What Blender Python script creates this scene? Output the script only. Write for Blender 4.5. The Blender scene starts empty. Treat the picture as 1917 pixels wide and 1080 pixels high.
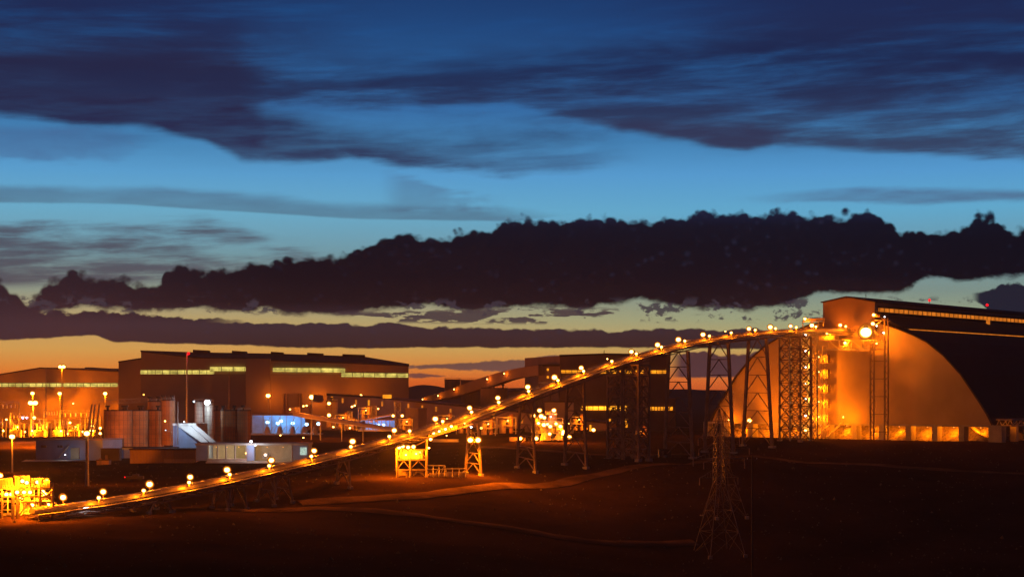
import bpy, math, random
import numpy as np
from mathutils import Vector
random.seed(7)
HAZE=.00010; F=3195.0; CX=958.5; HY=735.0; CZ=40.0
sc=bpy.context.scene; COL=sc.collection
def lin(c):
    return tuple(((x/255)/12.92 if x/255<=0.04045 else ((x/255+0.055)/1.055)**2.4) for x in c)
# ------------------------------------------------------------------ camera
cam=bpy.data.cameras.new('camera'); co=bpy.data.objects.new('camera',cam); COL.objects.link(co)
cam.sensor_width=36; cam.lens=36*F/1917; cam.shift_y=(HY-540)/1917
cam.clip_start=1; cam.clip_end=60000
co.location=(0,0,CZ); co.rotation_euler=(math.pi/2,0,0); sc.camera=co
sc.view_settings.view_transform='Standard'; sc.view_settings.look='None'
sc.view_settings.exposure=0; sc.view_settings.gamma=1
cy=sc.cycles
cy.use_denoising=True
try: cy.denoiser='OPENIMAGEDENOISE'
except Exception: pass
cy.use_light_tree=True; cy.sample_clamp_indirect=2.0; cy.sample_clamp_direct=0
cy.max_bounces=4; cy.diffuse_bounces=2; cy.glossy_bounces=2; cy.transparent_max_bounces=8; cy.volume_bounces=0
# ------------------------------------------------------------------ world: dusk sky with clouds, laid out by compass direction
wd=bpy.data.worlds.new('World'); sc.world=wd; wd.use_nodes=True
nt=wd.node_tree; nt.nodes.clear(); N=nt.nodes; LK=nt.links
class X:
    def __init__(s,o): s.o=o
    def __add__(a,b): return M('ADD',a,b)
    def __radd__(a,b): return M('ADD',b,a)
    def __sub__(a,b): return M('SUBTRACT',a,b)
    def __rsub__(a,b): return M('SUBTRACT',b,a)
    def __mul__(a,b): return M('MULTIPLY',a,b)
    def __rmul__(a,b): return M('MULTIPLY',b,a)
    def __truediv__(a,b): return M('DIVIDE',a,b)
def put(sock,v):
    if isinstance(v,X): LK.new(v.o,sock)
    else: sock.default_value=v
def M(op,a,b=None,c=None,clamp=False):
    n=N.new('ShaderNodeMath'); n.operation=op; n.use_clamp=clamp
    put(n.inputs[0],a)
    if b is not None: put(n.inputs[1],b)
    if c is not None: put(n.inputs[2],c)
    return X(n.outputs[0])
def sstep(x,a,b):
    n=N.new('ShaderNodeMapRange'); n.interpolation_type='SMOOTHSTEP'
    put(n.inputs[0],x); n.inputs[1].default_value=a; n.inputs[2].default_value=b
    return X(n.outputs[0])
def comb(x,y,z=0.0):
    n=N.new('ShaderNodeCombineXYZ'); put(n.inputs[0],x); put(n.inputs[1],y); put(n.inputs[2],z); return X(n.outputs[0])
def noise(v,scale,detail=5,rough=.55,dist=0.0):
    n=N.new('ShaderNodeTexNoise'); n.noise_dimensions='3D'; put(n.inputs['Vector'],v)
    n.inputs['Scale'].default_value=scale; n.inputs['Detail'].default_value=detail
    n.inputs['Roughness'].default_value=rough; n.inputs['Distortion'].default_value=dist
    return X(n.outputs[0])
def voro(v,scale):
    n=N.new('ShaderNodeTexVoronoi'); n.feature='SMOOTH_F1'; n.inputs['Smoothness'].default_value=.35; put(n.inputs['Vector'],v)
    n.inputs['Scale'].default_value=scale
    return X(n.outputs['Distance'])
def cramp(x,pts):
    n=N.new('ShaderNodeValToRGB'); put(n.inputs[0],x); e=n.color_ramp.elements
    while len(e)>1: e.remove(e[-1])
    for i,(p,c) in enumerate(pts):
        if i==0: e[0].position=p; el=e[0]
        else: el=e.new(p)
        el.color=lin(c)+(1,)
    return X(n.outputs[0])
def mix(f,a,b):
    n=N.new('ShaderNodeMix'); n.data_type='RGBA'; put(n.inputs[0],f)
    for s,v in ((n.inputs[6],a),(n.inputs[7],b)):
        if isinstance(v,X): LK.new(v.o,s)
        else: s.default_value=lin(v)+(1,)
    return X(n.outputs[2])
tc=N.new('ShaderNodeTexCoord'); sep=N.new('ShaderNodeSeparateXYZ'); LK.new(tc.outputs['Generated'],sep.inputs[0])
dx,dy,dz=[X(o) for o in sep.outputs]
hyp=M('SQRT',dx*dx+dy*dy+1e-6)
az=M('ARCTAN2',dx,dy); el=dz/hyp
A=az*(F/100); E=el*(F/100)          # in units of 1.79 degrees
T=M('ADD',az*(1/0.64),.5,clamp=True)     # -0.32..0.32 rad -> 0..1
EN=M('ADD',el*4.0,.02)                # elevation tangent 0..0.245 -> 0..1
def tv(px,py):
    u=(px-CX)/F; v=(HY-py)/F
    return math.atan(u)/0.64+.5, v/math.sqrt(1+u*u)*4.0+.02
def curve(pts):
    n=N.new('ShaderNodeFloatCurve'); put(n.inputs[1],T); c=n.mapping.curves[0]
    q=[tv(*p) for p in pts]
    q=[(0.0,q[0][1])]+q+[(1.0,q[-1][1])]
    q=[(min(1,max(0,a)),min(1,max(0,b))) for a,b in q]
    c.points[0].location=q[0]; c.points[1].location=q[-1]
    for p in q[1:-1]: c.points.new(*p)
    for p in c.points: p.handle_type='VECTOR'
    n.mapping.update(); return X(n.outputs[0])
PX=4.0/F                              # one photo pixel in EN units
def band(top,bot,st,sb,nT=0.0,nB=0.0):
    t=curve(top); b=curve(bot)
    return sstep(t-EN+nT,-st*PX*.5,st*PX*.5)*sstep(EN-b+nB,-sb*PX*.5,sb*PX*.5)
sky_l=cramp(EN,[(0,(175,60,14)),(tv(958,715)[1],(208,92,22)),(tv(958,690)[1],(214,126,48)),(tv(958,655)[1],(204,152,78)),(tv(958,600)[1],(178,156,104)),(tv(958,550)[1],(140,148,130)),(tv(958,480)[1],(112,150,160)),(tv(958,400)[1],(104,168,198)),(tv(958,330)[1],(88,156,204)),(tv(958,270)[1],(68,132,182)),(tv(958,200)[1],(52,108,166)),(tv(958,120)[1],(38,92,150)),(tv(958,50)[1],(30,80,138)),(1,(24,60,112))])
sky_r=cramp(EN,[(0,(168,60,22)),(tv(958,715)[1],(208,100,40)),(tv(958,690)[1],(205,128,60)),(tv(958,650)[1],(185,160,95)),(tv(958,600)[1],(150,158,124)),(tv(958,550)[1],(122,142,134)),(tv(958,480)[1],(108,148,160)),(tv(958,400)[1],(96,166,202)),(tv(958,330)[1],(84,152,205)),(tv(958,270)[1],(66,130,182)),(tv(958,200)[1],(48,102,160)),(tv(958,120)[1],(36,88,146)),(tv(958,50)[1],(28,70,126)),(1,(22,48,98))])
lr=sstep(az,-.2,.2)
base=mix(lr,sky_l,sky_r)
base=mix(sstep(M('ABSOLUTE',az+.0),.07,.30)*sstep(EN,.55,1.0)*.55,base,(20,34,74))
# Nishita twilight adds a faint natural gradient
ns=N.new('ShaderNodeTexSky'); ns.sky_type='NISHITA'; ns.sun_disc=False; ns.sun_elevation=math.radians(-4); ns.sun_rotation=math.radians(-6)
# streaks tilt slightly up to the right
ST=comb(A*.16,E*1.25-A*.05,0.3); S1=noise(ST,1.3,7,.6,.25); S2=noise(comb(A*.35,E*2.6-A*.1,2.0),1.6,6,.6,.2)
W1=noise(comb(A*.55,E*1.0,5.0),.9,6,.6,.6)
warp=(S1-.5)*.30+(W1-.5)*.10
wsm=(S1-.5)*.10+(W1-.5)*.05
col=base
def lay(col,mask,colr,op=1.0):
    return mix(M('MULTIPLY',mask,op,clamp=True),col,colr)
Hcol=cramp(EN,[(0,(92,70,80)),(tv(958,520)[1],(74,66,84)),(tv(958,400)[1],(62,70,98)),(tv(958,310)[1],(44,50,84)),(tv(958,240)[1],(36,38,72)),(tv(958,150)[1],(36,36,66)),(1,(24,38,82))])
# broad veil over the upper sky
veil=sstep(S1+(EN-.62)*.55,.44,.72)*sstep(EN,.5,.74)
col=lay(col,veil*(sstep(M('ABSOLUTE',az+.01),.03,.2)*.7+.3),Hcol,.85)
H1=band([(0,50),(150,62),(330,92),(440,110),(500,195),(620,225),(760,245),(850,262),(960,290),(1050,292),(1150,302)],[(0,218),(300,240),(380,262),(450,292),(560,297),(650,291),(760,309),(850,317),(950,328),(1010,322),(1080,319),(1150,306)],170,18,warp*1.1,wsm*.6)*sstep(az,.085,.035)
col=lay(col,H1*(.6+.62*S2),Hcol,1.0)
Hc2=mix(sstep(EN,.80,.52),(26,36,74),(52,60,90))
H2=band([(450,160),(700,140),(960,122),(1200,90),(1500,70),(1917,60)],[(450,185),(700,200),(960,192),(1080,222),(1200,250),(1320,268),(1400,276),(1450,262),(1500,268),(1700,292),(1917,300)],90,22,warp*.4,wsm*.6)
col=lay(col,H2*sstep(S1*.6+S2*.4,.26,.58),Hc2,.92)
H2b=band([(1080,225),(1200,228),(1320,232),(1400,232),(1480,250)],[(1080,228),(1200,245),(1320,268),(1400,277),(1480,255)],24,12,0.0,wsm*.4)*sstep(az,.0,.06)*sstep(az,.18,.145)
col=lay(col,H2b,(48,46,76),.55)
H3=band([(0,350),(300,356),(640,382),(900,388),(1050,402)],[(0,378),(250,382),(500,400),(640,410),(960,414),(1050,404)],20,5,wsm*.5,wsm*.12)*sstep(az,.05,-.02)
col=lay(col,H3*(.3+S2*.7),(66,76,100),.75)
H3b=band([(700,330),(780,345),(820,365),(900,380)],[(700,400),(780,402),(820,400),(900,398)],20,10,warp*.5,wsm)*sstep(az,-.08,-.06)*sstep(az,.0,-.02)
col=lay(col,H3b*W1,(70,84,110),.8)
H4=band([(0,418),(200,425),(300,420),(390,412),(450,425),(520,450),(640,470),(800,520)],[(0,535),(640,520),(800,522)],26,20,warp*.35,0.0)
col=lay(col,H4*sstep(S2*.5+S1*.5,.36,.56),(70,64,80),.85)
H5=band([(1380,372),(1480,360),(1600,352),(1750,350),(1917,360)],[(1380,376),(1550,378),(1700,384),(1917,372)],14,10,wsm*.4,wsm*.4)*sstep(az,.12,.2)
col=lay(col,H5*S2*1.4,(72,88,122),.8)
H6=band([(0,235),(220,245),(300,260)],[(0,300),(140,305),(220,300),(300,262)],20,16,warp*.2,wsm)*sstep(az,-.2,-.24)
col=lay(col,H6*W1*1.3,(66,92,138),.7)
# billowing banks
V1=voro(comb(A,E,1.0)+0.0 if False else comb(A,E*1.1,1.0),2.0); V2=voro(comb(A,E*1.1,4.0),5.5)
FN=noise(comb(A,E*1.25,3.0),2.2,9,.62,.25); FN2=noise(comb(A*.8,E*1.6,8.0),1.1,9,.6,.4)
V3=voro(comb(A,E*1.05,9.0),12.0)
bil=(.42-V1)*.040+(.42-V2)*.026+(.42-V3)*.005+(FN-.5)*.036
rag=(FN-.5)*.060+(FN2-.5)*.055
bcol=cramp(EN,[(0,(80,50,40)),(tv(958,690)[1],(72,50,46)),(tv(958,650)[1],(50,33,33)),(tv(958,610)[1],(52,40,48)),(tv(958,588)[1],(36,28,38)),(tv(958,566)[1],(14,12,23)),(tv(958,520)[1],(4,7,22)),(tv(958,460)[1],(6,9,25)),(tv(958,425)[1],(10,14,32)),(tv(958,395)[1],(20,28,56))])
bcol=mix(sstep(FN2*.5+FN*.3+(.5-V2)*.4,.47,.75)*.34,bcol,(44,50,78))
bcol=mix(sstep(az,-.12,-.3)*.5,bcol,(52,38,50))
B2=band([(0,525),(60,560),(90,520),(150,508),(240,522),(300,522),(310,499),(450,492),(600,482),(640,462),(690,462),(760,437),(850,432),(915,424),(960,412),(1010,409),(1060,416),(1110,409),(1180,411),(1230,424),(1250,404),(1310,394),(1400,401),(1470,398),(1540,397),(1625,392),(1665,404),(1690,425),(1760,424),(1830,402),(1860,402),(1885,424),(1917,422)],
 [(0,603),(150,574),(300,584),(500,582),(640,590),(800,572),(900,582),(1000,568),(1100,580),(1200,558),(1300,578),(1400,578),(1480,570),(1530,548),(1600,550),(1680,548),(1730,520),(1800,526),(1917,516)],13,12,bil,rag*.62)
col=lay(col,B2,bcol)
B3=band([(0,592),(150,588),(300,598),(400,604),(640,604),(900,612),(1100,618),(1200,616),(1400,614),(1500,622),(1700,640),(1917,650)],[(0,636),(180,628),(215,640),(400,645),(600,652),(900,650),(1150,650),(1400,652),(1700,660),(1917,668)],4,4,bil*.30+(FN-.5)*.01,wsm*.05+(FN-.5)*.014)
col=lay(col,B3,bcol)
B3b=band([(0,575),(300,590),(500,600),(700,604)],[(0,600),(300,612),(500,604),(700,605)],5,5,rag*.7,rag*.5)
col=lay(col,B3b*sstep(az,-.14,-.18),bcol)
B4=band([(1180,668),(1280,660),(1400,660),(1700,664),(1917,670)],[(1180,700),(1280,706),(1400,706),(1917,712)],4,4,bil*.35,rag*.1)*sstep(az,.09,.10)
col=lay(col,B4,(78,50,52),1.0)
B5=band([(766,683),(850,678),(920,674),(1000,671),(1120,668),(1250,668)],[(766,690),(850,692),(960,694),(1120,694),(1250,690)],4,4,rag*.45,rag*.35)*sstep(az,-.065,-.058)*sstep(az,.08,.06)
col=lay(col,B5,(96,68,64),.95)
B5b=band([(766,700),(800,698),(850,704)],[(766,706),(800,708),(850,705)],3,3,rag*.2,rag*.2)*sstep(az,-.065,-.058)*sstep(az,-.03,-.04)
col=lay(col,B5b,(92,58,56),.9)
B6=sstep(noise(comb(A*.9,E*4.2,6.0),1.25,9,.6,.1),.545,.585)*band([(560,585),(700,582),(1000,575),(1250,580)],[(560,603),(700,603),(1000,606),(1250,606)],12,8)
col=lay(col,B6*sstep(az,-.12,-.09)*sstep(az,.12,.08),(64,54,60),.95)
B6b=sstep(noise(comb(A*1.1,E*1.8,16.0),1.9,9,.65,.2),.56,.61)*band([(600,560),(1250,560),(1560,555),(1800,560)],[(600,588),(1250,600),(1560,602),(1800,600)],16,12)
col=lay(col,B6b,(52,48,60),.9)
B9=band([(1780,560),(1830,546),(1850,548),(1880,535),(1960,520)],[(1780,560),(1830,566),(1860,590),(1917,600),(1960,620)],5,5,rag*.8,rag*.6)*sstep(az,.262,.268)
col=lay(col,B9,(26,30,46))
# dim the sky away from the sunset and below the horizon
dim=sstep(M('ABSOLUTE',az),2.2,.35)*.82+.18
zen=1.0-sstep(el,.3,1.2)*.75
bg=N.new('ShaderNodeBackground'); LK.new(col.o,bg.inputs[0]); put(bg.inputs[1],dim*zen*M('EXPONENT',M('MINIMUM',41.0/M('MAXIMUM',el,.004) if False else M('DIVIDE',41.0,M('MAXIMUM',el,.004)),3250.0)*(HAZE*.9)))
b2=N.new('ShaderNodeBackground'); LK.new(ns.outputs[0],b2.inputs[0]); b2.inputs[1].default_value=0.012
ad=N.new('ShaderNodeAddShader'); LK.new(bg.outputs[0],ad.inputs[0]); LK.new(b2.outputs[0],ad.inputs[1])
ow=N.new('ShaderNodeOutputWorld'); LK.new(ad.outputs[0],ow.inputs[0])
wd.cycles.sampling_method='MANUAL'; wd.cycles.sample_map_resolution=512
# ------------------------------------------------------------------ materials
MAT={}
def mat(name,c,rough=.8,metal=0.0,var=.25,scale=.15,bump=0.0,bscale=1.0,wave=None,spec=.3):
    if name in MAT: return MAT[name]
    m=bpy.data.materials.new(name); m.use_nodes=True; t=m.node_tree; b=t.nodes['Principled BSDF']
    b.inputs['Roughness'].default_value=rough; b.inputs['Metallic'].default_value=metal; b.inputs['Specular IOR Level'].default_value=spec
    tcn=t.nodes.new('ShaderNodeTexCoord'); nz=t.nodes.new('ShaderNodeTexNoise'); nz.inputs['Scale'].default_value=scale; nz.inputs['Detail'].default_value=8
    t.links.new(tcn.outputs['Object'],nz.inputs['Vector'])
    r=t.nodes.new('ShaderNodeValToRGB'); e=r.color_ramp.elements
    e[0].position=.3; e[1].position=.7
    e[0].color=tuple(x*(1-var) for x in c)+(1,); e[1].color=tuple(min(1,x*(1+var)) for x in c)+(1,)
    t.links.new(nz.outputs[0],r.inputs[0]); t.links.new(r.outputs[0],b.inputs['Base Color'])
    if bump:
        bp=t.nodes.new('ShaderNodeBump'); bp.inputs['Strength'].default_value=bump; bp.inputs['Distance'].default_value=.3
        if wave:
            w=t.nodes.new('ShaderNodeTexWave'); w.wave_type='BANDS'; w.bands_direction=wave; w.inputs['Scale'].default_value=bscale
            t.links.new(tcn.outputs['Object'],w.inputs['Vector']); t.links.new(w.outputs[1],bp.inputs['Height'])
        else:
            n2=t.nodes.new('ShaderNodeTexNoise'); n2.inputs['Scale'].default_value=bscale; n2.inputs['Detail'].default_value=9
            t.links.new(tcn.outputs['Object'],n2.inputs['Vector']); t.links.new(n2.outputs[0],bp.inputs['Height'])
        t.links.new(bp.outputs[0],b.inputs['Normal'])
    MAT[name]=m; return m
def emit(name,c,s,var=0.0,scale=1.0):
    if name in MAT: return MAT[name]
    m=bpy.data.materials.new(name); m.use_nodes=True; t=m.node_tree; t.nodes.clear()
    e=t.nodes.new('ShaderNodeEmission'); e.inputs[0].default_value=c+(1,); e.inputs[1].default_value=s
    o=t.nodes.new('ShaderNodeOutputMaterial'); t.links.new(e.outputs[0],o.inputs[0])
    if var:
        tcn=t.nodes.new('ShaderNodeTexCoord'); nz=t.nodes.new('ShaderNodeTexNoise'); nz.inputs['Scale'].default_value=scale; nz.inputs['Detail'].default_value=3
        mr=t.nodes.new('ShaderNodeMapRange'); mr.inputs[1].default_value=.3; mr.inputs[2].default_value=.7; mr.inputs[3].default_value=s*(1-var); mr.inputs[4].default_value=s*(1+var)
        t.links.new(tcn.outputs['Object'],nz.inputs['Vector']); t.links.new(nz.outputs[0],mr.inputs[0]); t.links.new(mr.outputs[0],e.inputs[1])
    MAT[name]=m; return m
GROUND=mat('dusty ground',(.036,.019,.011),1,0,.5,.03,1.0,.3,spec=0.0)
ROADM=mat('pale gravel road',(.12,.072,.04),1,0,.55,.12,.6,1.2,spec=0.0)
HILLM=mat('hill earth',(.03,.02,.015),1,0,.3,.01,spec=0.0)
STEEL=mat('galvanised steel',(.38,.36,.34),.55,.3,.25,.4)
DSTEEL=mat('weathered painted steel',(.20,.15,.13),.6,.2,.3,.4)
CLAD=mat('beige ribbed cladding',(.38,.28,.21),.6,0,.12,.05,.35,.55,'X')
BARNC=mat('barn cladding',(.42,.33,.20),.6,0,.22,.05,.3,.6,'X')
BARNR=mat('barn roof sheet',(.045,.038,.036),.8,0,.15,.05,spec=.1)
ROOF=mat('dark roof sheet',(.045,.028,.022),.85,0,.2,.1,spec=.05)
CONC=mat('concrete',(.38,.36,.33),.9,0,.2,.3,.3,2)
ORE=mat('broken ore',(.32,.27,.21),1,0,.5,.9,1.0,1.6)
BLUE=mat('blue painted sheet',(.22,.30,.48),.6,0,.15,.2,.2,1.2,'X')
WHITE=mat('white painted sheet',(.70,.72,.72),.5,0,.1,.2)
SILO=mat('silo sheet steel',(.45,.24,.11),.85,0,.25,.25,spec=.1)
SILOW=mat('pale silo sheet',(.52,.54,.48),.7,0,.15,.25)
BELTM=mat('belt cover sheet',(.30,.26,.22),.45,.3,.2,.5)
RUBB=mat('black rubber belt',(.03,.03,.03),.8,0,.2,1)
DARK=mat('dark painted container',(.05,.045,.045),.7,0,.2,.5)
RUST=mat('rust brown cladding',(.26,.17,.12),.7,0,.2,.08,.3,.6,'X')
EO=emit('sodium lamp',(1,.50,.10),16)
EO2=emit('dim sodium lamp',(1,.42,.07),4.0)
EWH=emit('white lamp',(.85,.9,1),14)
EBL=emit('cool lamp',(.42,.72,1),5)
ERED=emit('red obstruction lamp',(1,.005,.01),2.2)
EWIN=emit('lit strip glazing',(.78,.62,.13),.95,.6,.3)
EWINO=emit('orange lit strip glazing',(1,.32,.012),1.3,.4,.3)
EWIND=emit('dull orange louvre light',(1,.26,.02),.62,.35,.3)
ECOOL=emit('blue white hall light',(.35,.62,1),1.5,.75,.25)
for m in (EWIN,EWINO,EWIND): m.cycles.emission_sampling='NONE'
for m in (EO,EO2,EWH,EBL,ERED,ECOOL): m.cycles.emission_sampling='NONE'
# ------------------------------------------------------------------ mesh helpers
class MB:
    def __init__(s): s.v=[]; s.f=[]
    def add(s,vs,fs):
        k=len(s.v); s.v+= [tuple(v) for v in vs]; s.f+=[tuple(i+k for i in f) for f in fs]; return s
    def hexa(s,a):   # 8 corners: bottom loop then top loop
        return s.add(a,[(3,2,1,0),(4,5,6,7),(0,1,5,4),(1,2,6,5),(2,3,7,6),(3,0,4,7)])
    def box(s,c,hx,hy,hz,ax=(1,0)):
        ax=Vector((ax[0],ax[1],0)).normalized(); ay=Vector((-ax.y,ax.x,0)); c=Vector(c)
        q=[c+ax*sx*hx+ay*sy*hy+Vector((0,0,sz*hz)) for sz in (-1,1) for sx,sy in ((-1,-1),(1,-1),(1,1),(-1,1))]
        return s.hexa(q)
    def bar(s,a,b,w,h=None):
        h=h or w; a=Vector(a); b=Vector(b); d=(b-a)
        if d.length<1e-6: return s
        d.normalize(); up=Vector((0,0,1)) if abs(d.z)<.95 else Vector((0.637,.771,0))
        x=d.cross(up).normalized(); y=x.cross(d).normalized()
        q=[p+x*sx*w/2+y*sy*h/2 for p in (a,b) for sx,sy in ((-1,-1),(1,-1),(1,1),(-1,1))]
        return s.hexa(q)
    def cyl(s,c,r,h,n=24,r2=None,cap=True,ax=None):
        r2=r if r2 is None else r2; c=Vector(c)
        bot=[(c.x+r*math.cos(2*math.pi*i/n),c.y+r*math.sin(2*math.pi*i/n),c.z) for i in range(n)]
        top=[(c.x+r2*math.cos(2*math.pi*i/n),c.y+r2*math.sin(2*math.pi*i/n),c.z+h) for i in range(n)]
        fs=[(i,(i+1)%n,n+(i+1)%n,n+i) for i in range(n)]
        if cap: fs+=[tuple(range(n-1,-1,-1)),tuple(range(n,2*n))]
        return s.add(bot+top,fs)
    def sph(s,c,r,n=10,m=6,sz=1.0):
        c=Vector(c); vs=[(c.x,c.y,c.z-r*sz)]
        for j in range(1,m):
            t=-math.pi/2+math.pi*j/m
            for i in range(n):
                a=2*math.pi*i/n; vs.append((c.x+r*math.cos(t)*math.cos(a),c.y+r*math.cos(t)*math.sin(a),c.z+r*sz*math.sin(t)))
        vs.append((c.x,c.y,c.z+r*sz)); fs=[]
        for i in range(n): fs.append((0,1+(i+1)%n,1+i))
        for j in range(m-2):
            for i in range(n):
                a=1+j*n+i; b=1+j*n+(i+1)%n; fs.append((a,b,b+n,a+n))
        k=1+(m-2)*n
        for i in range(n): fs.append((k+i,k+(i+1)%n,len(vs)-1))
        return s.add(vs,fs)
    def build(s,name,m,parent=None,smooth=False):
        me=bpy.data.meshes.new(name); me.from_pydata(s.v,[],s.f); me.update(); me.materials.append(m)
        o=bpy.data.objects.new(name,me); COL.objects.link(o)
        if smooth:
            for p in me.polygons: p.use_smooth=True
        if parent:
            o.parent=parent; l=parent
            loc=Vector((0,0,0))
            while l: loc+=l.location; l=l.parent
            me.transform(__import__('mathutils').Matrix.Translation(-loc))
        return o
def tag(o,label=None,cat=None,group=None,kind=None):
    if label: o['label']=label
    if cat: o['category']=cat
    if group: o['group']=group
    if kind: o['kind']=kind
    return o
def thing(name,loc,label,cat,group=None):
    e=bpy.data.objects.new(name,None); COL.objects.link(e); e.location=loc; e.empty_display_size=.5
    return tag(e,label,cat,group)
def W(px,py,Y): return Vector(((px-CX)/F*Y,Y,CZ-(py-HY)/F*Y))
def light(parent,loc,power,c=(1,.19,.0015),r=.4,kind='POINT',spot=None,aim=None):
    l=bpy.data.lights.new('light_source',kind); l.energy=power; l.color=c; l.shadow_soft_size=r
    if kind=='SPOT': l.spot_size=math.radians(spot or 120); l.spot_blend=.6
    o=bpy.data.objects.new('light_source',l); COL.objects.link(o); o.parent=parent
    o.location=Vector(loc)-parent.location
    if aim is not None: o.rotation_euler=(Vector(aim)-Vector(loc)).to_track_quat('-Z','Y').to_euler()
    return o
E1=Vector((.637,.771,0)); E2=Vector((.771,-.637,0)); UP=Vector((0,0,1))
class Plane:   # a vertical wall line on the ground between two sight lines
    def __init__(s,pa,ya,pb,yb):
        s.a=Vector(((pa-CX)/F*ya,ya,0)); s.b=Vector(((pb-CX)/F*yb,yb,0)); s.d=(s.b-s.a).normalized()
        s.n=Vector((s.d.y,-s.d.x,0))
        if s.n.y>0: s.n=-s.n
    def pt(s,px,py,off=0.0):
        u=(px-CX)/F; a=s.a+s.n*off; t=(u*a.y-a.x)/(s.d.x-u*s.d.y); p=a+s.d*t
        p.z=CZ-(py-HY)/F*p.y; return p
    def slab(s,mb,x0,y0,x1,y1,o0,o1):   # slab between front plane points, extruded along the normal
        q=[s.pt(x0,y1),s.pt(x1,y1),s.pt(x1,y0),s.pt(x0,y0)]
        bk=[p+s.n*o0 for p in q]; fr=[p+s.n*o1 for p in q]
        return mb.hexa([bk[0],bk[1],fr[1],fr[0],bk[3],bk[2],fr[2],fr[3]])
    def prism(s,mb,pts,depth,zb=None):
        fr=[s.pt(*p) for p in pts]
        if zb is not None: fr+= [Vector((fr[-1].x,fr[-1].y,zb)),Vector((fr[0].x,fr[0].y,zb))]
        bk=[p-s.n*depth for p in fr]; n=len(fr)
        return mb.add(fr+bk,[tuple(range(n)),tuple(range(2*n-1,n-1,-1))]+[(i,n+i,n+(i+1)%n,(i+1)%n) for i in range(n)])
# ------------------------------------------------------------------ terrain
CP=[]
for px,py,Y in [(100,985,375),(250,975,388),(600,985,410),(500,955,430),(714,941,450),(839,925,465),(1001,910,498),(1052,905,510),(1280,877,560),(747,964,430),(939,985,430),
 (770,898,480),(720,897,482),(840,896,484),(890,890,500),(985,875,520),(1077,870,539),(1175,860,562),(1270,858,585),(1345,850,604),(850,868,560),(850,829,690),(1000,826,655),(1150,809,720),(1150,846,620),(1250,832,640),
 (1320,822,650),(1400,819,655),(1520,821,650),(1700,828,640),(1860,833,622),(2050,838,600),(1520,845,612),(1700,852,600),(1880,862,585),(1500,868,575),(1700,878,560),(1900,888,545),(2100,895,530),(1400,860,545),(1330,868,548),(1470,866,545),(1400,850,590),
 (1400,888,520),(1550,905,515),(1400,930,480),(1345,1037,430),(1550,1030,430),(1550,940,485),(1800,940,485),(1800,1030,430),(1150,940,480),(1150,1000,440),(1345,1080,400),(1700,1080,390),(958,1080,340),(500,1080,300),(100,1080,290),(700,1040,350),
 (200,905,480),(100,900,500),(300,880,560),(120,862,630),(400,862,610),(600,862,600),(500,838,700),(500,812,850),(100,823,800),(700,826,750),(30,968,385),(-150,960,385),(-40,990,360),(105,968,388),
 (283,957,412),(430,946,434),(515,936,445),(640,905,463),(560,900,490),(640,880,540),(1000,850,590),(900,850,600)]:
    p=W(px,py,Y); CP.append((p.x,p.y,p.z))
for t in (0,60,140):
    for s_ in (-60,-30,0,30,60):
        p=Vector((135.4,680,0))+E2*s_+E1*t; CP.append((p.x,p.y,CZ-18.6))
CP+=[(x,y,CZ+z) for x,y,z in [(-300,-100,-30),(300,-100,-34),(0,-100,-26),(0,0,-22),(0,150,-33),(-150,250,-32),(150,250,-43),(-250,420,-28),(350,400,-40),(350,560,-28),(-300,650,-24),(-300,900,-20.5),(0,900,-20.5),(200,1050,-20),(-400,1200,-20),(0,1200,-20),(400,1200,-20),(-100,1000,-20.5),(350,900,-19)]]
CP=np.array(CP); _P=CP[:,:2]/100; _D=np.linalg.norm(_P[:,None]-_P[None],axis=2)
_n=len(CP); _A=np.zeros((_n+1,_n+1)); _A[:_n,:_n]=-_D-0.0*np.eye(_n); _A[:_n,_n]=1; _A[_n,:_n]=1
_w=np.linalg.solve(_A,np.append(CP[:,2],0))
def _vn(x,y,s,seed):
    x=x/s+seed*17.3; y=y/s+seed*5.1; xi=np.floor(x); yi=np.floor(y); fx=x-xi; fy=y-yi
    fx=fx*fx*(3-2*fx); fy=fy*fy*(3-2*fy)
    h=lambda a,b: np.modf(np.abs(np.sin(a*127.1+b*311.7+seed)*43758.5453))[0]
    return (h(xi,yi)*(1-fx)+h(xi+1,yi)*fx)*(1-fy)+(h(xi,yi+1)*(1-fx)+h(xi+1,yi+1)*fx)*fy-.5
def terr(x,y):
    x=np.atleast_1d(np.asarray(x,float)); y=np.atleast_1d(np.asarray(y,float)); out=np.empty(x.shape)
    for i in range(0,len(x),4000):
        xx=np.clip(x[i:i+4000],-420,420); yy=np.clip(y[i:i+4000],-120,1250)
        d=np.hypot(xx[:,None]/100-_P[None,:,0],yy[:,None]/100-_P[None,:,1])
        d=np.sqrt(d*d+.0016)
        out[i:i+4000]=-d@_w[:_n]+_w[_n]
    amp=np.clip((700-y)/150,0.12,1)*np.clip((y-100)/100,0,1)
    out+=amp*(_vn(x,y,38,1)*1.6+_vn(x,y,13,2)*.9+_vn(x,y,5,3)*.35)
    return out
def tz(x,y): return float(terr(x,y)[0])
xs=np.concatenate([-np.geomspace(2000,300,12),np.arange(-290,300,3.2),np.geomspace(303,2000,12)])
ys=np.concatenate([-np.geomspace(400,70,4),np.arange(-60,270,12),np.arange(270,720,3.2),np.arange(724,1250,14),np.geomspace(1265,3150,14)])
GX,GY=np.meshgrid(xs,ys); GZ=terr(GX.ravel(),GY.ravel()); nx=len(xs)
g=MB(); g.v=list(zip(GX.ravel().tolist(),GY.ravel().tolist(),GZ.tolist()))
g.f=[(j*nx+i,j*nx+i+1,(j+1)*nx+i+1,(j+1)*nx+i) for j in range(len(ys)-1) for i in range(nx-1)]
tag(g.build('ground',GROUND,smooth=True),kind='structure')
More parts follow.
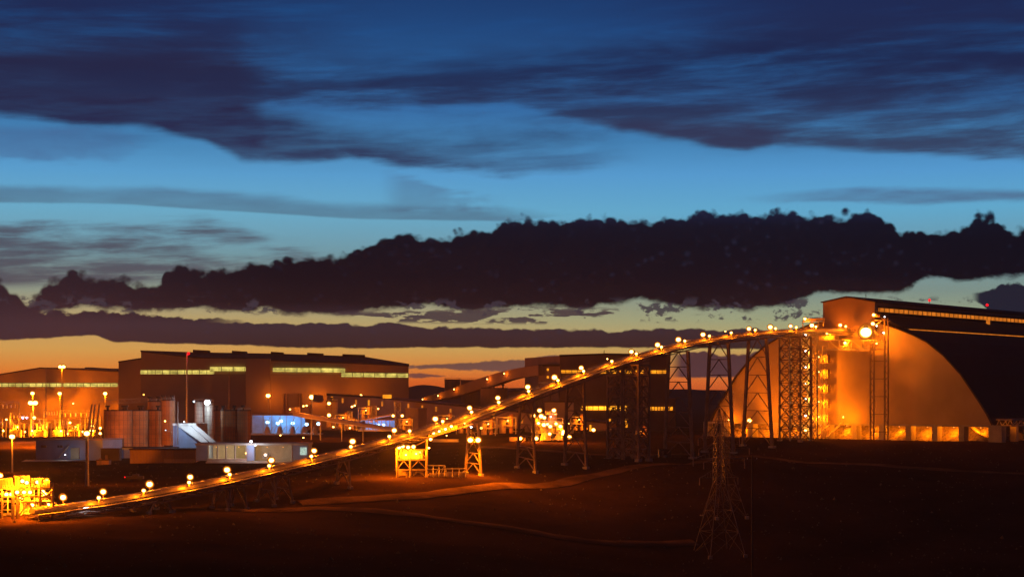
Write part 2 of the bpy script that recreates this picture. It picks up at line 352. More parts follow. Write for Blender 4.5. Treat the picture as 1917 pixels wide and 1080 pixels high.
def road(name,pts,w,closed=False,lift=.22):
    P=[Vector((W(*p).x,W(*p).y,0)) for p in pts]
    Q=[]
    for a,b in zip(P[:-1],P[1:]):
        k=max(2,int((b-a).length/4))
        Q+=[a.lerp(b,i/k) for i in range(k)]
    Q.append(P[-1])
    for _ in range(6): Q=[Q[0]]+[(Q[i-1]+Q[i]*2+Q[i+1])/4 for i in range(1,len(Q)-1)]+[Q[-1]]
    mb=MB(); m=5; vs=[]
    for i,q in enumerate(Q):
        d=(Q[min(i+1,len(Q)-1)]-Q[max(i-1,0)]).normalized(); nn=Vector((d.y,-d.x,0))
        for j in range(m): 
            p=q+nn*((j/(m-1)-.5)*w); vs.append(p)
    z=terr([v.x for v in vs],[v.y for v in vs])
    vs=[(v.x,v.y,float(zz)+lift+(.25 if 0<k%m<m-1 else 0)) for k,(v,zz) in enumerate(zip(vs,z))]
    mb.add(vs,[(i*m+j,i*m+j+1,(i+1)*m+j+1,(i+1)*m+j) for i in range(len(Q)-1) for j in range(m-1)])
    return tag(mb.build(name,ROADM,smooth=True),kind='structure')
road('gravel_road',[(560,950,440),(714,941,450),(839,925,465),(1001,910,498),(1052,905,510),(1160,890,535),(1280,877,560),(1340,868,578),(1400,862,590),(1500,868,578),(1700,878,560),(1917,888,545),(2100,895,530)],6)
road('dirt_track',[(400,960,425),(560,950,432),(650,950,436),(747,964,432),(939,985,430),(1100,1000,428),(1300,1012,440)],5)
road('service_road',[(900,842,640),(1000,845,618),(1100,850,605),(1190,853,600),(1300,856,598)],6)
# distant hills
hb=MB(); vs=[]; prof=[(-600,728),(700,729),(760,727),(775,722),(790,719.5),(812,721),(830,725),(870,730),(900,731),(940,727),(990,726),(1040,729),(1120,726),(1180,727),(1250,729),(1290,728),(1340,731),(1400,733),(1480,731),(1600,726),(1800,722),(2000,724),(2600,728)]
for px in range(-600,2601,12):
    py=np.interp(px,[p[0] for p in prof],[p[1] for p in prof])+float(_vn(np.array([px*1.0]),np.array([3.0]),30,5)[0])*1.5
    for Y,k in ((2100,0),(2350,.7),(2500,1),(3000,.2)):
        p=W(px,py,2500); zb=CZ-24; vs.append(((px-CX)/F*Y,Y,zb+(p.z-zb)*k))
m=(2601+600-1)//12+1; m=len(vs)//4
hb.add(vs,[(i*4+j,(i+1)*4+j,(i+1)*4+j+1,i*4+j+1) for i in range(m-1) for j in range(3)])
tag(hb.build('hills',HILLM,smooth=True),kind='structure')
# ------------------------------------------------------------------ ordinals and small builders
ORD=['first','second','third','fourth','fifth','sixth','seventh','eighth','ninth','tenth','eleventh','twelfth','thirteenth','fourteenth','fifteenth','sixteenth','seventeenth','eighteenth','nineteenth','twentieth','twenty-first','twenty-second','twenty-third','twenty-fourth','twenty-fifth','twenty-sixth','twenty-seventh','twenty-eighth']
HALO_IN=emit('reflector inner glow',(1,.36,.03),1.6); HALO_OUT=emit('reflector outer glow',(1,.22,.01),.5)  # glow put into two rings to imitate a halo round each bulb
for m in (HALO_IN,HALO_OUT): m.cycles.emission_sampling='NONE'
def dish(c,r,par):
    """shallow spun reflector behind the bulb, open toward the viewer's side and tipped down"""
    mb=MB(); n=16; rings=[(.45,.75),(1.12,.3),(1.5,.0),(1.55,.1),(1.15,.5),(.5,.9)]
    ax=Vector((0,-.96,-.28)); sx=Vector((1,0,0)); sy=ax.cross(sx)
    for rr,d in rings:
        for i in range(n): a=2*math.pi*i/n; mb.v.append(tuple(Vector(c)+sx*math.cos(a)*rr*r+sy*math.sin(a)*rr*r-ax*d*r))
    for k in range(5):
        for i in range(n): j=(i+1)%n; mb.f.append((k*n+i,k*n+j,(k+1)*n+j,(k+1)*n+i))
    o=mb.build('halo_dish',HALO_IN,par); o.data.materials.append(HALO_OUT); o.data.materials.append(DSTEEL)
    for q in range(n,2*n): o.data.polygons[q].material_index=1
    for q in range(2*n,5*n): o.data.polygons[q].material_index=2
def lamp(loc,label,group=None,pole=0,r=.5,power=1500,m=None,c=(1,.19,.0015),aim=None,name='floodlight',off=None,arm=True,spot=None):
    """lamp head (housing > bulb) with its own light; pole of length pole below it"""
    loc=Vector(loc); t=thing(name,loc-UP*pole,label,'lamp',group); m=m or EO
    hs=MB().cyl(loc+UP*r*.75,r*.55,r*.35,12,r2=r*.3).build('housing',DSTEEL,t)
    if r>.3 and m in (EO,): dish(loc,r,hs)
    MB().sph(loc,r*(.9 if r>.3 and m is EO else 1),12,8,.85).build('bulb',m,hs)
    if pole: MB().cyl(loc-UP*pole,.1 if r<1 else .3,pole+r*.4,8).build('pole',DSTEEL if pole<5 else STEEL,t)
    if power:
        o=Vector(off) if off is not None else Vector((0,-(r+.35),-.1)) if r>.2 else Vector((0,-.5,0))
        light(t,loc+o,power,c,r=.35,kind='SPOT' if spot else 'POINT',spot=spot,aim=aim)
    return t
def lattice(mb,a0,b0,a1,b1,k,w,kind='chev',horiz=True):
    """bracing between two legs a (a0->a1) and b (b0->b1) in k panels"""
    a0,b0,a1,b1=map(Vector,(a0,b0,a1,b1))
    for i in range(k):
        f0,f1=i/k,(i+1)/k
        p,q,r_,s_=a0.lerp(a1,f0),b0.lerp(b1,f0),a0.lerp(a1,f1),b0.lerp(b1,f1)
        if horiz: mb.bar(r_,s_,w)
        if kind=='chev': mid=(r_+s_)/2; mb.bar(p,mid,w); mb.bar(q,mid,w)
        elif kind=='x': mb.bar(p,s_,w); mb.bar(q,r_,w)
        elif kind=='z': mb.bar(*((p,s_) if i%2 else (q,r_)),w)
        elif kind=='w': mid=(p+q)/2; mb.bar(mid,r_,w); mb.bar(mid,s_,w)
def box_tower(name,label,c,hx,hy,z0,z1,k,leg=.5,w=.2,kind='x',cat='steel tower',group=None,m=DSTEEL,ax=None,taper=1.0,foot=True,plan=False):
    ax=ax or E2; ay=Vector((-ax.y,ax.x,0)); c=Vector((c[0],c[1],0))
    t=thing(name,(c.x,c.y,z0),label,cat,group)
    cb=[c+ax*sx*hx+ay*sy*hy for sx,sy in ((-1,-1),(1,-1),(1,1),(-1,1))]; ct=[c+ax*sx*hx*taper+ay*sy*hy*taper for sx,sy in ((-1,-1),(1,-1),(1,1),(-1,1))]
    for p,q in zip(cb,ct): MB().bar(p+UP*z0,q+UP*z1,leg).build('leg',m,t)
    b=MB()
    for i in range(4):
        j=(i+1)%4; lattice(b,cb[i]+UP*z0,cb[j]+UP*z0,ct[i]+UP*z1,ct[j]+UP*z1,k,w,kind)
    b.build('bracing',m,t)
    if foot:
        for p in cb: MB().box(p+UP*(z0-.1),leg*1.3,leg*1.3,.5,ax).build('footing',CONC,t)
    return t
# ------------------------------------------------------------------ the overland conveyor
p_,q_,r_c=-840.0,73.2,.0278
def n_of(px): u=px-CX; return (u-p_)/(q_-u*r_c)
def xy_n(n): Y=390*(1+r_c*n); u=(p_+q_*n)/(1+r_c*n); return Vector((u/F*Y,Y,0))
LAMPS=[(118,933),(193,922),(280,908),(356,894),(425,881),(508,862),(588,845),(660,827),(738,806),(815,785),(879,764),(932,745),(988,724),(1038,706),(1088,688),(1137,671),(1182,657),(1231,645),(1270,634),(1316,625),(1358,619),(1402,614),(1442,611),(1480,609),(1520,608),(1573,607)]
LN=[n_of(a) for a,b in LAMPS]; LZ=[W(a,b,xy_n(n_of(a)).y).z for a,b in LAMPS]
LN0=[-2]+LN; LZ0=[LZ[0]-1.2]+LZ
def zl(n): 
    return float(sum(np.interp(n+d,LN0,LZ0) for d in (-.6,0,.6))/3)
NE=26.6; NS=-.6
def cp(n,s,h): return xy_n(n)+E2*s+UP*(zl(n)+h)   # h relative to lamp height; truss bottom at -4.2
NN=[NS+i*.25 for i in range(int((NE-NS)/.25)+1)]
conv=thing('overland_conveyor',(*xy_n(0)[:2],tz(*xy_n(0)[:2])),'long inclined covered belt conveyor climbing from the lit station at left to the barn','conveyor')
def sweep(prof,m,name,par,closed=True,ns=NN,smooth=False):
    mb=MB(); k=len(prof); vs=[cp(n,s,h) for n in ns for s,h in prof]; fs=[]
    for i in range(len(ns)-1):
        for j in range(k if closed else k-1):
            a=i*k+j; b=i*k+(j+1)%k; fs.append((a,b,b+k,a+k))
    if closed: fs+=[tuple(range(k-1,-1,-1)),tuple((len(ns)-1)*k+j for j in range(k))]
    mb.add(vs,fs); return mb.build(name,m,par,smooth)
R=1.15
sweep([(R*math.cos(a),-2.5+R*math.sin(a)) for a in [math.pi*i/10 for i in range(11)]],BELTM,'belt_cover',conv)
sweep([(-.8,-2.75),(.8,-2.75),(.8,-2.6),(-.8,-2.6)],RUBB,'belt',conv)
sweep([(-3.0,-2.85),(-1.2,-2.85),(-1.2,-2.75),(-3.0,-2.75)],STEEL,'walkway',conv)
sweep([(1.2,-2.85),(3.0,-2.85),(3.0,-2.75),(1.2,-2.75)],STEEL,'walkway',conv)
tr=MB()
for s in (-2.6,2.6):
    for h in (-4.15,-2.95):
        for i in range(len(NN)-1): tr.bar(cp(NN[i],s,h),cp(NN[i+1],s,h),.22,.28)
    for i,n in enumerate(NN[:-1]):
        tr.bar(cp(n,s,-4.15),cp(n,s,-2.95),.14); tr.bar(cp(n,s,-4.15) if i%2 else cp(n,s,-2.95),cp(NN[i+1],s,-2.95) if i%2 else cp(NN[i+1],s,-4.15),.12)
for n in NN: tr.bar(cp(n,-2.6,-4.15),cp(n,2.6,-4.15),.14); tr.bar(cp(n,-2.6,-2.98),cp(n,2.6,-2.98),.14)
tr.build('gallery_truss',DSTEEL,conv)
for s in (-2.95,2.95):
    hr=MB()
    for i in range(len(NN)-1):
        for h in (-1.7,-2.2): hr.bar(cp(NN[i],s,h),cp(NN[i+1],s,h),.06)
        hr.bar(cp(NN[i],s,-2.8),cp(NN[i],s,-1.7),.06)
    hr.build('handrail',STEEL,conv)
ir=MB()
for i in range(int((NE-NS)/.083)):
    n=NS+i*.083; ir.bar(cp(n,-.9,-3.35),cp(n,.9,-3.35),.16); ir.bar(cp(n,1.25,-3.3),cp(n,1.25,-2.6),.10)
ir.build('return_rollers',STEEL,conv)
cv=MB()
for i in range(int((NE-NS)/.16)):    # hoops over the cover
    n=NS+i*.16; a=[cp(n,(R+.05)*math.cos(t),-2.5+(R+.05)*math.sin(t)) for t in [math.pi*j/6 for j in range(7)]]
    for u,v in zip(a[:-1],a[1:]): cv.bar(u,v,.07)
cv.build('cover_hoops',STEEL,conv)
for i,((px,py),n) in enumerate(zip(LAMPS,LN)):
    dim=i in (15,20); p=cp(n,-2.9,-.0); p.z=cp(n,0,0).z
    u=(px-CX)/F; t=(u*p.y-p.x)/(E1.x-u*E1.y); p=p+E1*t
    lamp(p,f"{ORD[i]} {'dim' if dim else 'bright'} lamp post up the conveyor's far side, counted from its low left end",'lamps along the far side of the long conveyor',pole=2.75,r=.22 if dim else random.uniform(.6,.8),power=300 if dim else 4200,name='conveyor_lamp',off=(.5,-.4,-.5),spot=165,aim=p+Vector((1.9,-1.9,-4)))
GL=[168,252,337,413,487,566,640,712,750,812,866,917,973,1028,1076,1129,1175,1222,1266,1312,1353,1398,1436,1475,1512,1568]
for i,px in enumerate(GL):
    n=n_of(px+6); p=cp(n,2.2,-.75)
    lamp(p,f"{ORD[i]} small lamp up the conveyor's near walkway, counted from its low left end",'lamps along the near walkway of the long conveyor',pole=2.05,r=.42,power=3600,name='walkway_lamp',off=(.25,-.35,-.3))
# ------------------------------------------------------------------ trestles
def trestle(px,label,wt,wb,k,leg=.8,lift=0,depth=0,br=.28):
    n=n_of(px); c=xy_n(n); z1=zl(n)-4.35; 
    t=thing('conveyor_trestle',(c.x,c.y,tz(c.x,c.y)),label,'conveyor support','trestles under the long conveyor')
    for d in ((-depth,depth) if depth else (0,)):
        L=[]
        for s in (-1,1):
            b=c+E2*s*wb/2+E1*d*1.6; zb=tz(b.x,b.y)+.3; b=b+UP*zb; tp=c+E2*s*wt/2+E1*d+UP*z1; L.append((b,tp))
            MB().bar(b,tp,leg,leg).build('leg',DSTEEL,t); MB().box(b-UP*.2,leg*1.1,leg*1.1,.6,E2).build('footing',CONC,t)
        bm=MB(); lattice(bm,L[0][0],L[1][0],L[0][1],L[1][1],k,br,'chev'); bm.build('bracing',DSTEEL,t)
    MB().bar(c-E2*(wt/2+.6)+UP*(z1+.05),c+E2*(wt/2+.6)+UP*(z1+.05),.7,.3).build('cap_beam',DSTEEL,t)
    return t
trestle(286,'short dark trestle nearest the low end of the long conveyor',5.6,6,1,.5,depth=2.2)
trestle(430,'short dark trestle of paired legs left of the pergola building, below the conveyor',5.4,6,1,.45,depth=2)
trestle(515,'thin legged trestle below the conveyor, in front of the pergola building end',5.4,6.4,2,.45,depth=2)
trestle(643,'narrow splayed trestle standing left of the lit transfer bin',3.6,5.2,2,.5)
trestle(886,'narrow orange lit trestle carrying two bright floodlights',3.4,6.0,5,.55,br=.25)
trestle(985,'slender trestle in front of the left edge of the glowing screening plant',4.6,7.2,6,.6)
trestle(1077,'splayed trestle just right of the glowing screening plant',6.4,8.6,6,.75)
trestle(1270,'tall splayed trestle standing beside the dark cabin',7.8,11.5,7,.95)
trestle(1346,'tall splayed trestle standing directly behind the lattice pylon',7.6,12.0,7,.95)
trestle(1418,'tall orange lit trestle nearest the barn, on the lip of the bank',7.4,12.4,6,.95)
# take-up tower
n=n_of(1176); c=xy_n(n)
ln_=box_tower('takeup_tower','dark twin bay lattice tower under the conveyor in front of the brown building',(c.x,c.y),6.2,3.0,tz(c.x,c.y),zl(n)-4.4,9,.7,.28,'chev',cat='conveyor tower')
z0_=tz(c.x,c.y); z1_=zl(n)-4.4
for sy in (-1,1): 
    for sx in (-.35,.35):
        pp=c+E2*sx+E1*3*sy; MB().bar(pp+UP*z0_,pp+UP*z1_,.55).build('centre_column',DSTEEL,ln_)
MB().box(c+UP*(z1_+.1),6.6,3.4,.25,E2).build('top_frame',DSTEEL,ln_)
for sy in (-1,1):
    for (sa,sb) in ((-6.2,-.35),(.35,6.2)):
        a=c+E2*sa+E1*3.05*sy; b=c+E2*sb+E1*3.05*sy; fw_=MB(); lattice(fw_,a+UP*z0_,b+UP*z0_,a+UP*z1_,b+UP*z1_,9,.26,'chev'); fw_.build('bay_bracing',DSTEEL,ln_)
# ------------------------------------------------------------------ ore storage barn
O=Vector((135.4,680,0))
def B(s,t,z): return O+E2*s+E1*t+UP*(CZ+z)
SC=-3.5
HP=[(0,29),(8,28.6),(16,27.2),(23.5,24.7),(30,22.2),(36,19.3),(43,14),(50,6.8),(57,-3),(60.5,-8.2),(62.7,-12.3)]
arch=[(SC-s,z) for s,z in HP[::-1]]+[(SC+s,z) for s,z in HP[1:]]
# smooth
_s=np.array([a for a,b in arch]); 
barn=thing('ore_storage_barn',B(SC,60,-18.6),'huge arched ore storage barn glowing orange at its near end wall','barn')
def BY(px,t):
    u=(px-CX)/F; s=(u*(680+.771*t)-(135.4+.637*t))/(.771+.637*u); return 680-.637*s+.771*t
def zarch(s): return float(np.interp(s,[a for a,b in arch],[b for a,b in arch]))
w=MB(); fr=[B(s,0,z) for s,z in arch]; bk=[B(s,.5,z) for s,z in arch]; n_=len(fr)
w.add(fr+bk,[tuple(range(n_)),tuple(range(2*n_-1,n_-1,-1))]+[(i,n_+i,n_+(i+1)%n_,(i+1)%n_) for i in range(n_)])
# mesh is transformed so object X runs along the wall for the ribs
def build_axes(mb,name,m,parent,ax,org):
    o=mb.build(name,m); ang=math.atan2(ax.y,ax.x)
    mt=__import__('mathutils'); Mx=mt.Matrix.Translation(org)@mt.Matrix.Rotation(ang,4,'Z')
    o.data.transform(Mx.inverted()); o.parent=parent; o.matrix_local=mt.Matrix.Translation(-parent.location)@Mx
    return o
build_axes(w,'end_wall',BARNC,barn,E2,B(SC,0,0))
rf=MB(); a2=[(SC+(s-SC)*1.006,z+.35) for s,z in arch]; TL=300
vs=[B(s,t,z) for t in (-.9,TL) for s,z in a2]+[B(SC+(s-SC)*.99,t,z-.3) for t in (-.9,TL) for s,z in a2]
m_=len(a2); fs=[]
for i in range(m_-1): fs+=[(i,i+1,m_+i+1,m_+i),(2*m_+i,3*m_+i,3*m_+i+1,2*m_+i+1),(i,2*m_+i,2*m_+i+1,i+1)]
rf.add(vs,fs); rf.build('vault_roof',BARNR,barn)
for i,s in enumerate([62,46.5,35.5,24.5,13,1,-11,-23,-35,-47,-59,-69]):
    wv=2.6 if i==0 else 1.1
    MB().box(B(s-(2 if i==0 else 0),2.0,-15.6),wv,2.0,3.35,E2).build('pier',CONC,barn)
for k in range(1,20): 
    MB().box(B(61.5,2+k*12,-15.6),1.2,1.2,3.35,E2).build('pier',CONC,barn)
MB().hexa([B(-69.5,-.15,-12.9),B(62,-.15,-12.9),B(62,.9,-12.9),B(-69.5,.9,-12.9),B(-69.5,-.15,-12.2),B(62,-.15,-12.2),B(62,.9,-12.2),B(-69.5,.9,-12.2)]).build('lintel_beam',CONC,barn)
# canopy truss along the right flank
cn=MB()
for h in (-10.2,-12.4):
    for s in (60.5,66.5): cn.bar(B(s,0,h),B(s,200,h),.35)
for k in range(40):
    for s in (60.5,66.5): cn.bar(B(s,k*5,-12.4),B(s,k*5+5,-10.2) if k%2 else B(s,k*5+2.5,-10.2),.25); cn.bar(B(s,k*5+2.5,-10.2),B(s,k*5+5,-12.4),.25)
    cn.bar(B(60.5,k*5,-12.4),B(66.5,k*5,-12.4),.2); cn.bar(B(60.5,k*5,-10.2),B(66.5,k*5,-10.2),.2)
cn.build('canopy_truss',STEEL,barn)
MB().hexa([B(60.3,0,-10.0),B(67,0,-10.0),B(67,200,-10.0),B(60.3,200,-10.0),B(60.3,0,-9.8),B(67,0,-9.8),B(67,200,-9.8),B(60.3,200,-9.8)]).build('canopy_roof',CLAD,barn)
# ore pile
op=MB(); NS_,NT_=150,24; ss=np.linspace(-66,58,NS_); ts=np.linspace(1.5,40,NT_)
SS,TT=np.meshgrid(ss,ts,indexing='ij'); bays=np.array([46.5,35.5,24.5,13,1,-11,-23,-35,-47,-59])
HH=-18.8+(TT-3.0).clip(-2,99)*.75+_vn(SS*1.0,TT,6,11)*2.4+_vn(SS*1.0,TT,2,12)*1.0+_vn(SS*1.0,TT,.9,14)*.5
HH+= 1.1*np.cos((SS-41)/11.5*2*np.pi)*np.exp(-TT/9)
HH=np.minimum(HH,np.array([[zarch(s)-3 for t in ts] for s in ss]))
HH=np.maximum(HH,-19)
op.v=[tuple(B(float(SS[i,j]),float(TT[i,j]),float(HH[i,j]))) for i in range(NS_) for j in range(NT_)]
op.f=[(i*NT_+j,(i+1)*NT_+j,(i+1)*NT_+j+1,i*NT_+j+1) for i in range(NS_-1) for j in range(NT_-1)]
tag(op.build('ore_pile',ORE),'pale heap of broken ore lit orange behind the piers of the barn','ore heap')
op2=MB(); ts2=np.linspace(2,180,120); us=np.linspace(0,22,16)
op2.v=[tuple(B(60.5-u*.9-1,float(t),-18.9+u*.5+float(_vn(np.array([u*1.0]),np.array([t]),5,21)[0])*2.5)) for t in ts2 for u in us]
op2.f=[(i*16+j,(i+1)*16+j,(i+1)*16+j+1,i*16+j+1) for i in range(119) for j in range(15)]
tag(op2.build('ore_pile',ORE),'heap of ore behind the piers of the barn right flank under the canopy','ore heap')
# ridge gallery (head house + gallery)
gal=thing('ridge_gallery',B(-.8,0,28),'long dark gabled conveyor gallery riding on the ridge of the barn','gallery')
s0,s1=-12.3,10.7; zt=36.2; zr=37.9
gb=MB(); fr=[B(s0,-1.2,24),B(s1,-1.2,24),B(s1,-1.2,zt-.6),B(-1.5,-1.2,zr),B(s0,-1.2,zt)]; bk=[p+E1*(TL+1) for p in fr]; n_=5
gb.add(fr+bk,[tuple(range(n_)),tuple(range(2*n_-1,n_-1,-1))]+[(i,n_+i,n_+(i+1)%n_,(i+1)%n_) for i in range(n_)])
build_axes(gb,'wall',RUST,gal,E2,B(0,0,0))
r2=MB(); 
for (sa,za,sb,zb) in ((s0-.6,zt-.05,-1.5,zr+.15),(-1.5,zr+.15,s1+.8,zt-.75)):
    r2.hexa([B(sa,-2,za),B(sb,-2,zb),B(sb,TL,zb),B(sa,TL,za),B(sa,-2,za+.4),B(sb,-2,zb+.4),B(sb,TL,zb+.4),B(sa,TL,za+.4)])
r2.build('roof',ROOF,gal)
sh=MB(); fr=[B(s1+.05,2.2,25.2),B(20.4,2.2,25.2),B(20.4,2.2,25.9),B(s1+.05,2.2,30.6)]; bk=[p+E1*(TL-4) for p in fr]; n_=4
sh.add(fr+bk,[tuple(range(n_)),tuple(range(2*n_-1,n_-1,-1))]+[(i,n_+i,n_+(i+1)%n_,(i+1)%n_) for i in range(n_)])
sh.build('lean_to_roof',BARNR,gal)
MB().hexa([B(s1+.02,1,30.9),B(s1+.15,1,30.9),B(s1+.15,TL-4,30.9),B(s1+.02,TL-4,30.9),B(s1+.02,1,34.2),B(s1+.15,1,34.2),B(s1+.15,TL-4,34.2),B(s1+.02,TL-4,34.2)]).build('upper_siding',ROOF,gal)
lb=MB().hexa([B(s1+.17,1.5,32.0),B(s1+.24,1.5,32.0),B(s1+.24,TL-4,32.0),B(s1+.17,TL-4,32.0),B(s1+.17,1.5,33.5),B(s1+.24,1.5,33.5),B(s1+.24,TL-4,33.5),B(s1+.17,TL-4,33.5)]).build('louvre_strip',EWIND,gal)
mu=MB()
for k in range(60): mu.box(B(s1+.34,2+k*4.2,32.75),.1,.09,.8,E2)
mu.build('mullions',DARK,gal)
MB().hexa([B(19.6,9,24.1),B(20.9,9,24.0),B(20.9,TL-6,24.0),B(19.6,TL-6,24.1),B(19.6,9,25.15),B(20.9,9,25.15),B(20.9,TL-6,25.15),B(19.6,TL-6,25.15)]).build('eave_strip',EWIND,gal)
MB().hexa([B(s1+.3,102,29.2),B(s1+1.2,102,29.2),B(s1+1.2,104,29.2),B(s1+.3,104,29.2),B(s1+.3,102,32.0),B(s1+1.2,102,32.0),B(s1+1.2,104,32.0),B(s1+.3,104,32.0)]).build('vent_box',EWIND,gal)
# inner lamps lighting the ore from the front apron
for i,s in enumerate([52,41,30,18,7,-5,-17,-29,-41,-53]):
    lamp(B(s,5.2,-13.3),f"small lamp behind the barn's end lintel, {ORD[i]} from the right corner",'lamps under the lintel of the barn',r=.14,power=3200,name='bay_lamp',off=(-E1*.5-UP*.4),m=EO2)
for i in range(5):
    lamp(B(64,10+i*26,-11.6),f"small orange lamp below the canopy on the barn flank, {ORD[i]} from the corner",'lamps below the flank canopy',r=.12,power=900,name='canopy_lamp',off=(E2*.6-UP*.6),m=EO2)
# ------------------------------------------------------------------ transfer towers in front of the barn
def hit(px,Y): return Vector(((px-CX)/F*Y,Y,0))
zb=lambda x,y: tz(x,y)
c=xy_n(n_of(1489)); zt_=zl(n_of(1489))-4.4
tw=box_tower('transfer_tower','tall X braced three column lattice tower under the conveyor head before the barn',(c.x,c.y),4.44,4.0,tz(c.x,c.y),zt_,9,.6,.3,'x',cat='lattice tower',m=DSTEEL)
z0=tz(c.x,c.y)
for sy in (-1,1): MB().bar(c+E2*0+E1*4*sy+UP*z0,c+E1*4*sy+UP*zt_,.5).build('centre_column',STEEL,tw)
for sy in (-1,1):
    for a_,b_ in ((-4.44,0),(0,4.44)): x_=MB(); lattice(x_,c+E2*a_+E1*4.05*sy+UP*z0,c+E2*b_+E1*4.05*sy+UP*z0,c+E2*a_+E1*4.05*sy+UP*zt_,c+E2*b_+E1*4.05*sy+UP*zt_,9,.2,'x'); x_.build('bay_bracing',DSTEEL,tw)
n2=n_of(1514); c=xy_n(n2)
st=box_tower('stair_tower','floodlit stair tower of landings and flights beside the conveyor tower',(c.x,c.y),1.95,3.2,tz(c.x,c.y),zl(n2)-4.2,9,.4,.16,'x',cat='stair tower',m=STEEL)
c2=Vector((c.x,c.y,0)); z0=tz(c.x,c.y); H=(zl(n2)-4.4-z0)/9
for k in range(9):
    MB().box(c2+UP*(z0+H*(k+1)-.3),1.9,1.0,.08,E2).build('landing',STEEL,st)
    MB().bar(c2+E2*(-1.6 if k%2 else 1.6)+E1*-1.5+UP*(z0+H*k),c2+E2*(1.6 if k%2 else -1.6)+E1*-1.5+UP*(z0+H*(k+1)-.2),.9,.15).build('flight',STEEL,st)
for i,py in enumerate([627,657,687,717,747,778,805]):
    p=W(1508,py,c.y-6)
    lamp(p,f"{'lowest and brightest lamp' if i==6 else ORD[i]+' lamp from the top'} in the lamp column up the barn's transfer tower",'column of lamps up the transfer tower',r=.5 if i==6 else .26,power=1300,name='tower_lamp',off=(.9,1.6,0),c=(1,.34,.03),m=EO if i==6 else EWH)
# second column: chute tower between 1525 and 1545
YC=BY(1534,-7); c=hit(1534,YC); box_tower('chute_tower','bright narrow chute tower between the lamp column and the barn wall',(c.x,c.y),2.1,1.6,tz(c.x,c.y),W(1534,648,YC).z,8,.3,.14,'z',cat='lattice tower',m=STEEL)
ct=thing('chute_casing',(c.x+2.6,c.y+1.5,tz(c.x,c.y)),'pale vertical casing shining at each landing beside the barn wall','chute')
for k in range(6):
    z=W(1534,665+k*28,YC).z; MB().box((c.x+2.9,c.y+3.4,z-1.4),1.6,.8,1.7,E2).build('casing_panel',CLAD,ct)
for k in range(5): lamp(W(1533,668+k*28,YC-2),f"hooded orange landing lamp on the chute tower, {ORD[k]} from the top",'landing lamps on the chute tower',r=.2,power=3200,name='landing_lamp',off=(1.8,3.2,-.6))
# gantry bridge 1528-1640, platform
PB=Plane(1500,BY(1500,-8),1680,BY(1680,-8))
br=thing('transfer_bridge',PB.pt(1580,655),'floodlit truss bridge between the chute tower and the right hand tower','bridge')
ch=MB()
for o_ in (0,5):
    for y_ in (637,655): ch.bar(PB.pt(1526,y_,-o_),PB.pt(1642,y_,-o_),.35)
    xsb=[1528,1550,1572,1594,1616,1640]
    for i in range(5): ch.bar(PB.pt(xsb[i],655 if i%2==0 else 637,-o_),PB.pt(xsb[i+1],637 if i%2==0 else 655,-o_),.22); ch.bar(PB.pt(xsb[i],637,-o_),PB.pt(xsb[i],655,-o_),.2)
ch.build('side_truss',STEEL,br)
dk=MB(); PB.slab(dk,1526,652.5,1642,654.5,-5,0); dk.build('deck',STEEL,br)
hr=MB()
for px in range(1528,1642,3): hr.bar(PB.pt(px,652.5,.1),PB.pt(px,647,.1),.07)
hr.bar(PB.pt(1528,647,.1),PB.pt(1641,647,.1),.08); hr.build('handrail',STEEL,br)
hs=MB(); PB.slab(hs,1532,625,1561,637,-4,-.5); hs.build('drive_house',CLAD,br)
# drive platform above (1500-1545, 597-607)
dp=thing('head_platform',W(1522,612,668),'small lamp lit platform on stilts above the conveyor head against the sky','platform')
for px in (1503,1520,1532,1541): MB().bar(W(px,612,668),W(px,600,668),.3).build('post',STEEL,dp)
MB().hexa([W(1501,603,667),W(1544,603,667),W(1544,603,671),W(1501,603,671),W(1501,601.5,667),W(1544,601.5,667),W(1544,601.5,671),W(1501,601.5,671)]).build('deck',STEEL,dp)
MB().hexa([W(1503,601,668),W(1544,601,668),W(1544,601,669),W(1503,601,669),W(1503,597,668),W(1544,595,668),W(1544,595,669),W(1503,597,669)]).build('screen_panel',CLAD,dp)
lamp(W(1507,597,666),'orange lamp on the raised platform left of the gallery head, against the sky',r=.55,power=2200,off=(.9,-.6,-.3))
lamp(W(1548,624,BY(1548,-8)),'orange lamp under the conveyor head above the chute tower',r=.5,power=11000)
lamp(W(1582,642,BY(1582,-8)),'orange lamp in the middle of the transfer bridge',r=.55,power=12000)
# right hand tower 1628-1664
PR=Plane(1600,BY(1600,-9),1700,BY(1700,-9))
rt=thing('barn_lift_tower',(PR.pt(1646,825).x,PR.pt(1646,825).y,tz(PR.pt(1646,825).x,PR.pt(1646,825).y)),'tall thin legged lattice tower before the barn carrying the dazzling floodlight','lattice tower')
zg=rt.location.z; STEEL0=STEEL; STEEL=DSTEEL
for px in (1629.5,1636,1656,1662.5):
    a=PR.pt(px,825); b=PR.pt(px,594 if px>1650 else 642); MB().bar(Vector((a.x,a.y,zg-.5)),b,.5).build('leg',STEEL,rt)
bb=MB()
for y_ in (808,775,742,709,676,654,640): bb.bar(PR.pt(1629.5,y_),PR.pt(1662.5,y_),.3)
for a_,b_ in ((1629.5,1636),(1656,1662.5)):
    for k in range(18 if a_>1650 else 14):
        y_=818-k*11.5; bb.bar(PR.pt(a_ if k%2 else b_,y_),PR.pt(b_ if k%2 else a_,y_-11.5),.14)
bb.bar(PR.pt(1629,655),PR.pt(1656,625),.3); bb.bar(PR.pt(1629,655),PR.pt(1642,655),.3); bb.bar(PR.pt(1636,640),PR.pt(1656,612),.3); bb.bar(PR.pt(1636,618),PR.pt(1656,640),.3); bb.bar(PR.pt(1640,608),PR.pt(1657,596),.3)
bb.build('bracing',STEEL,rt)
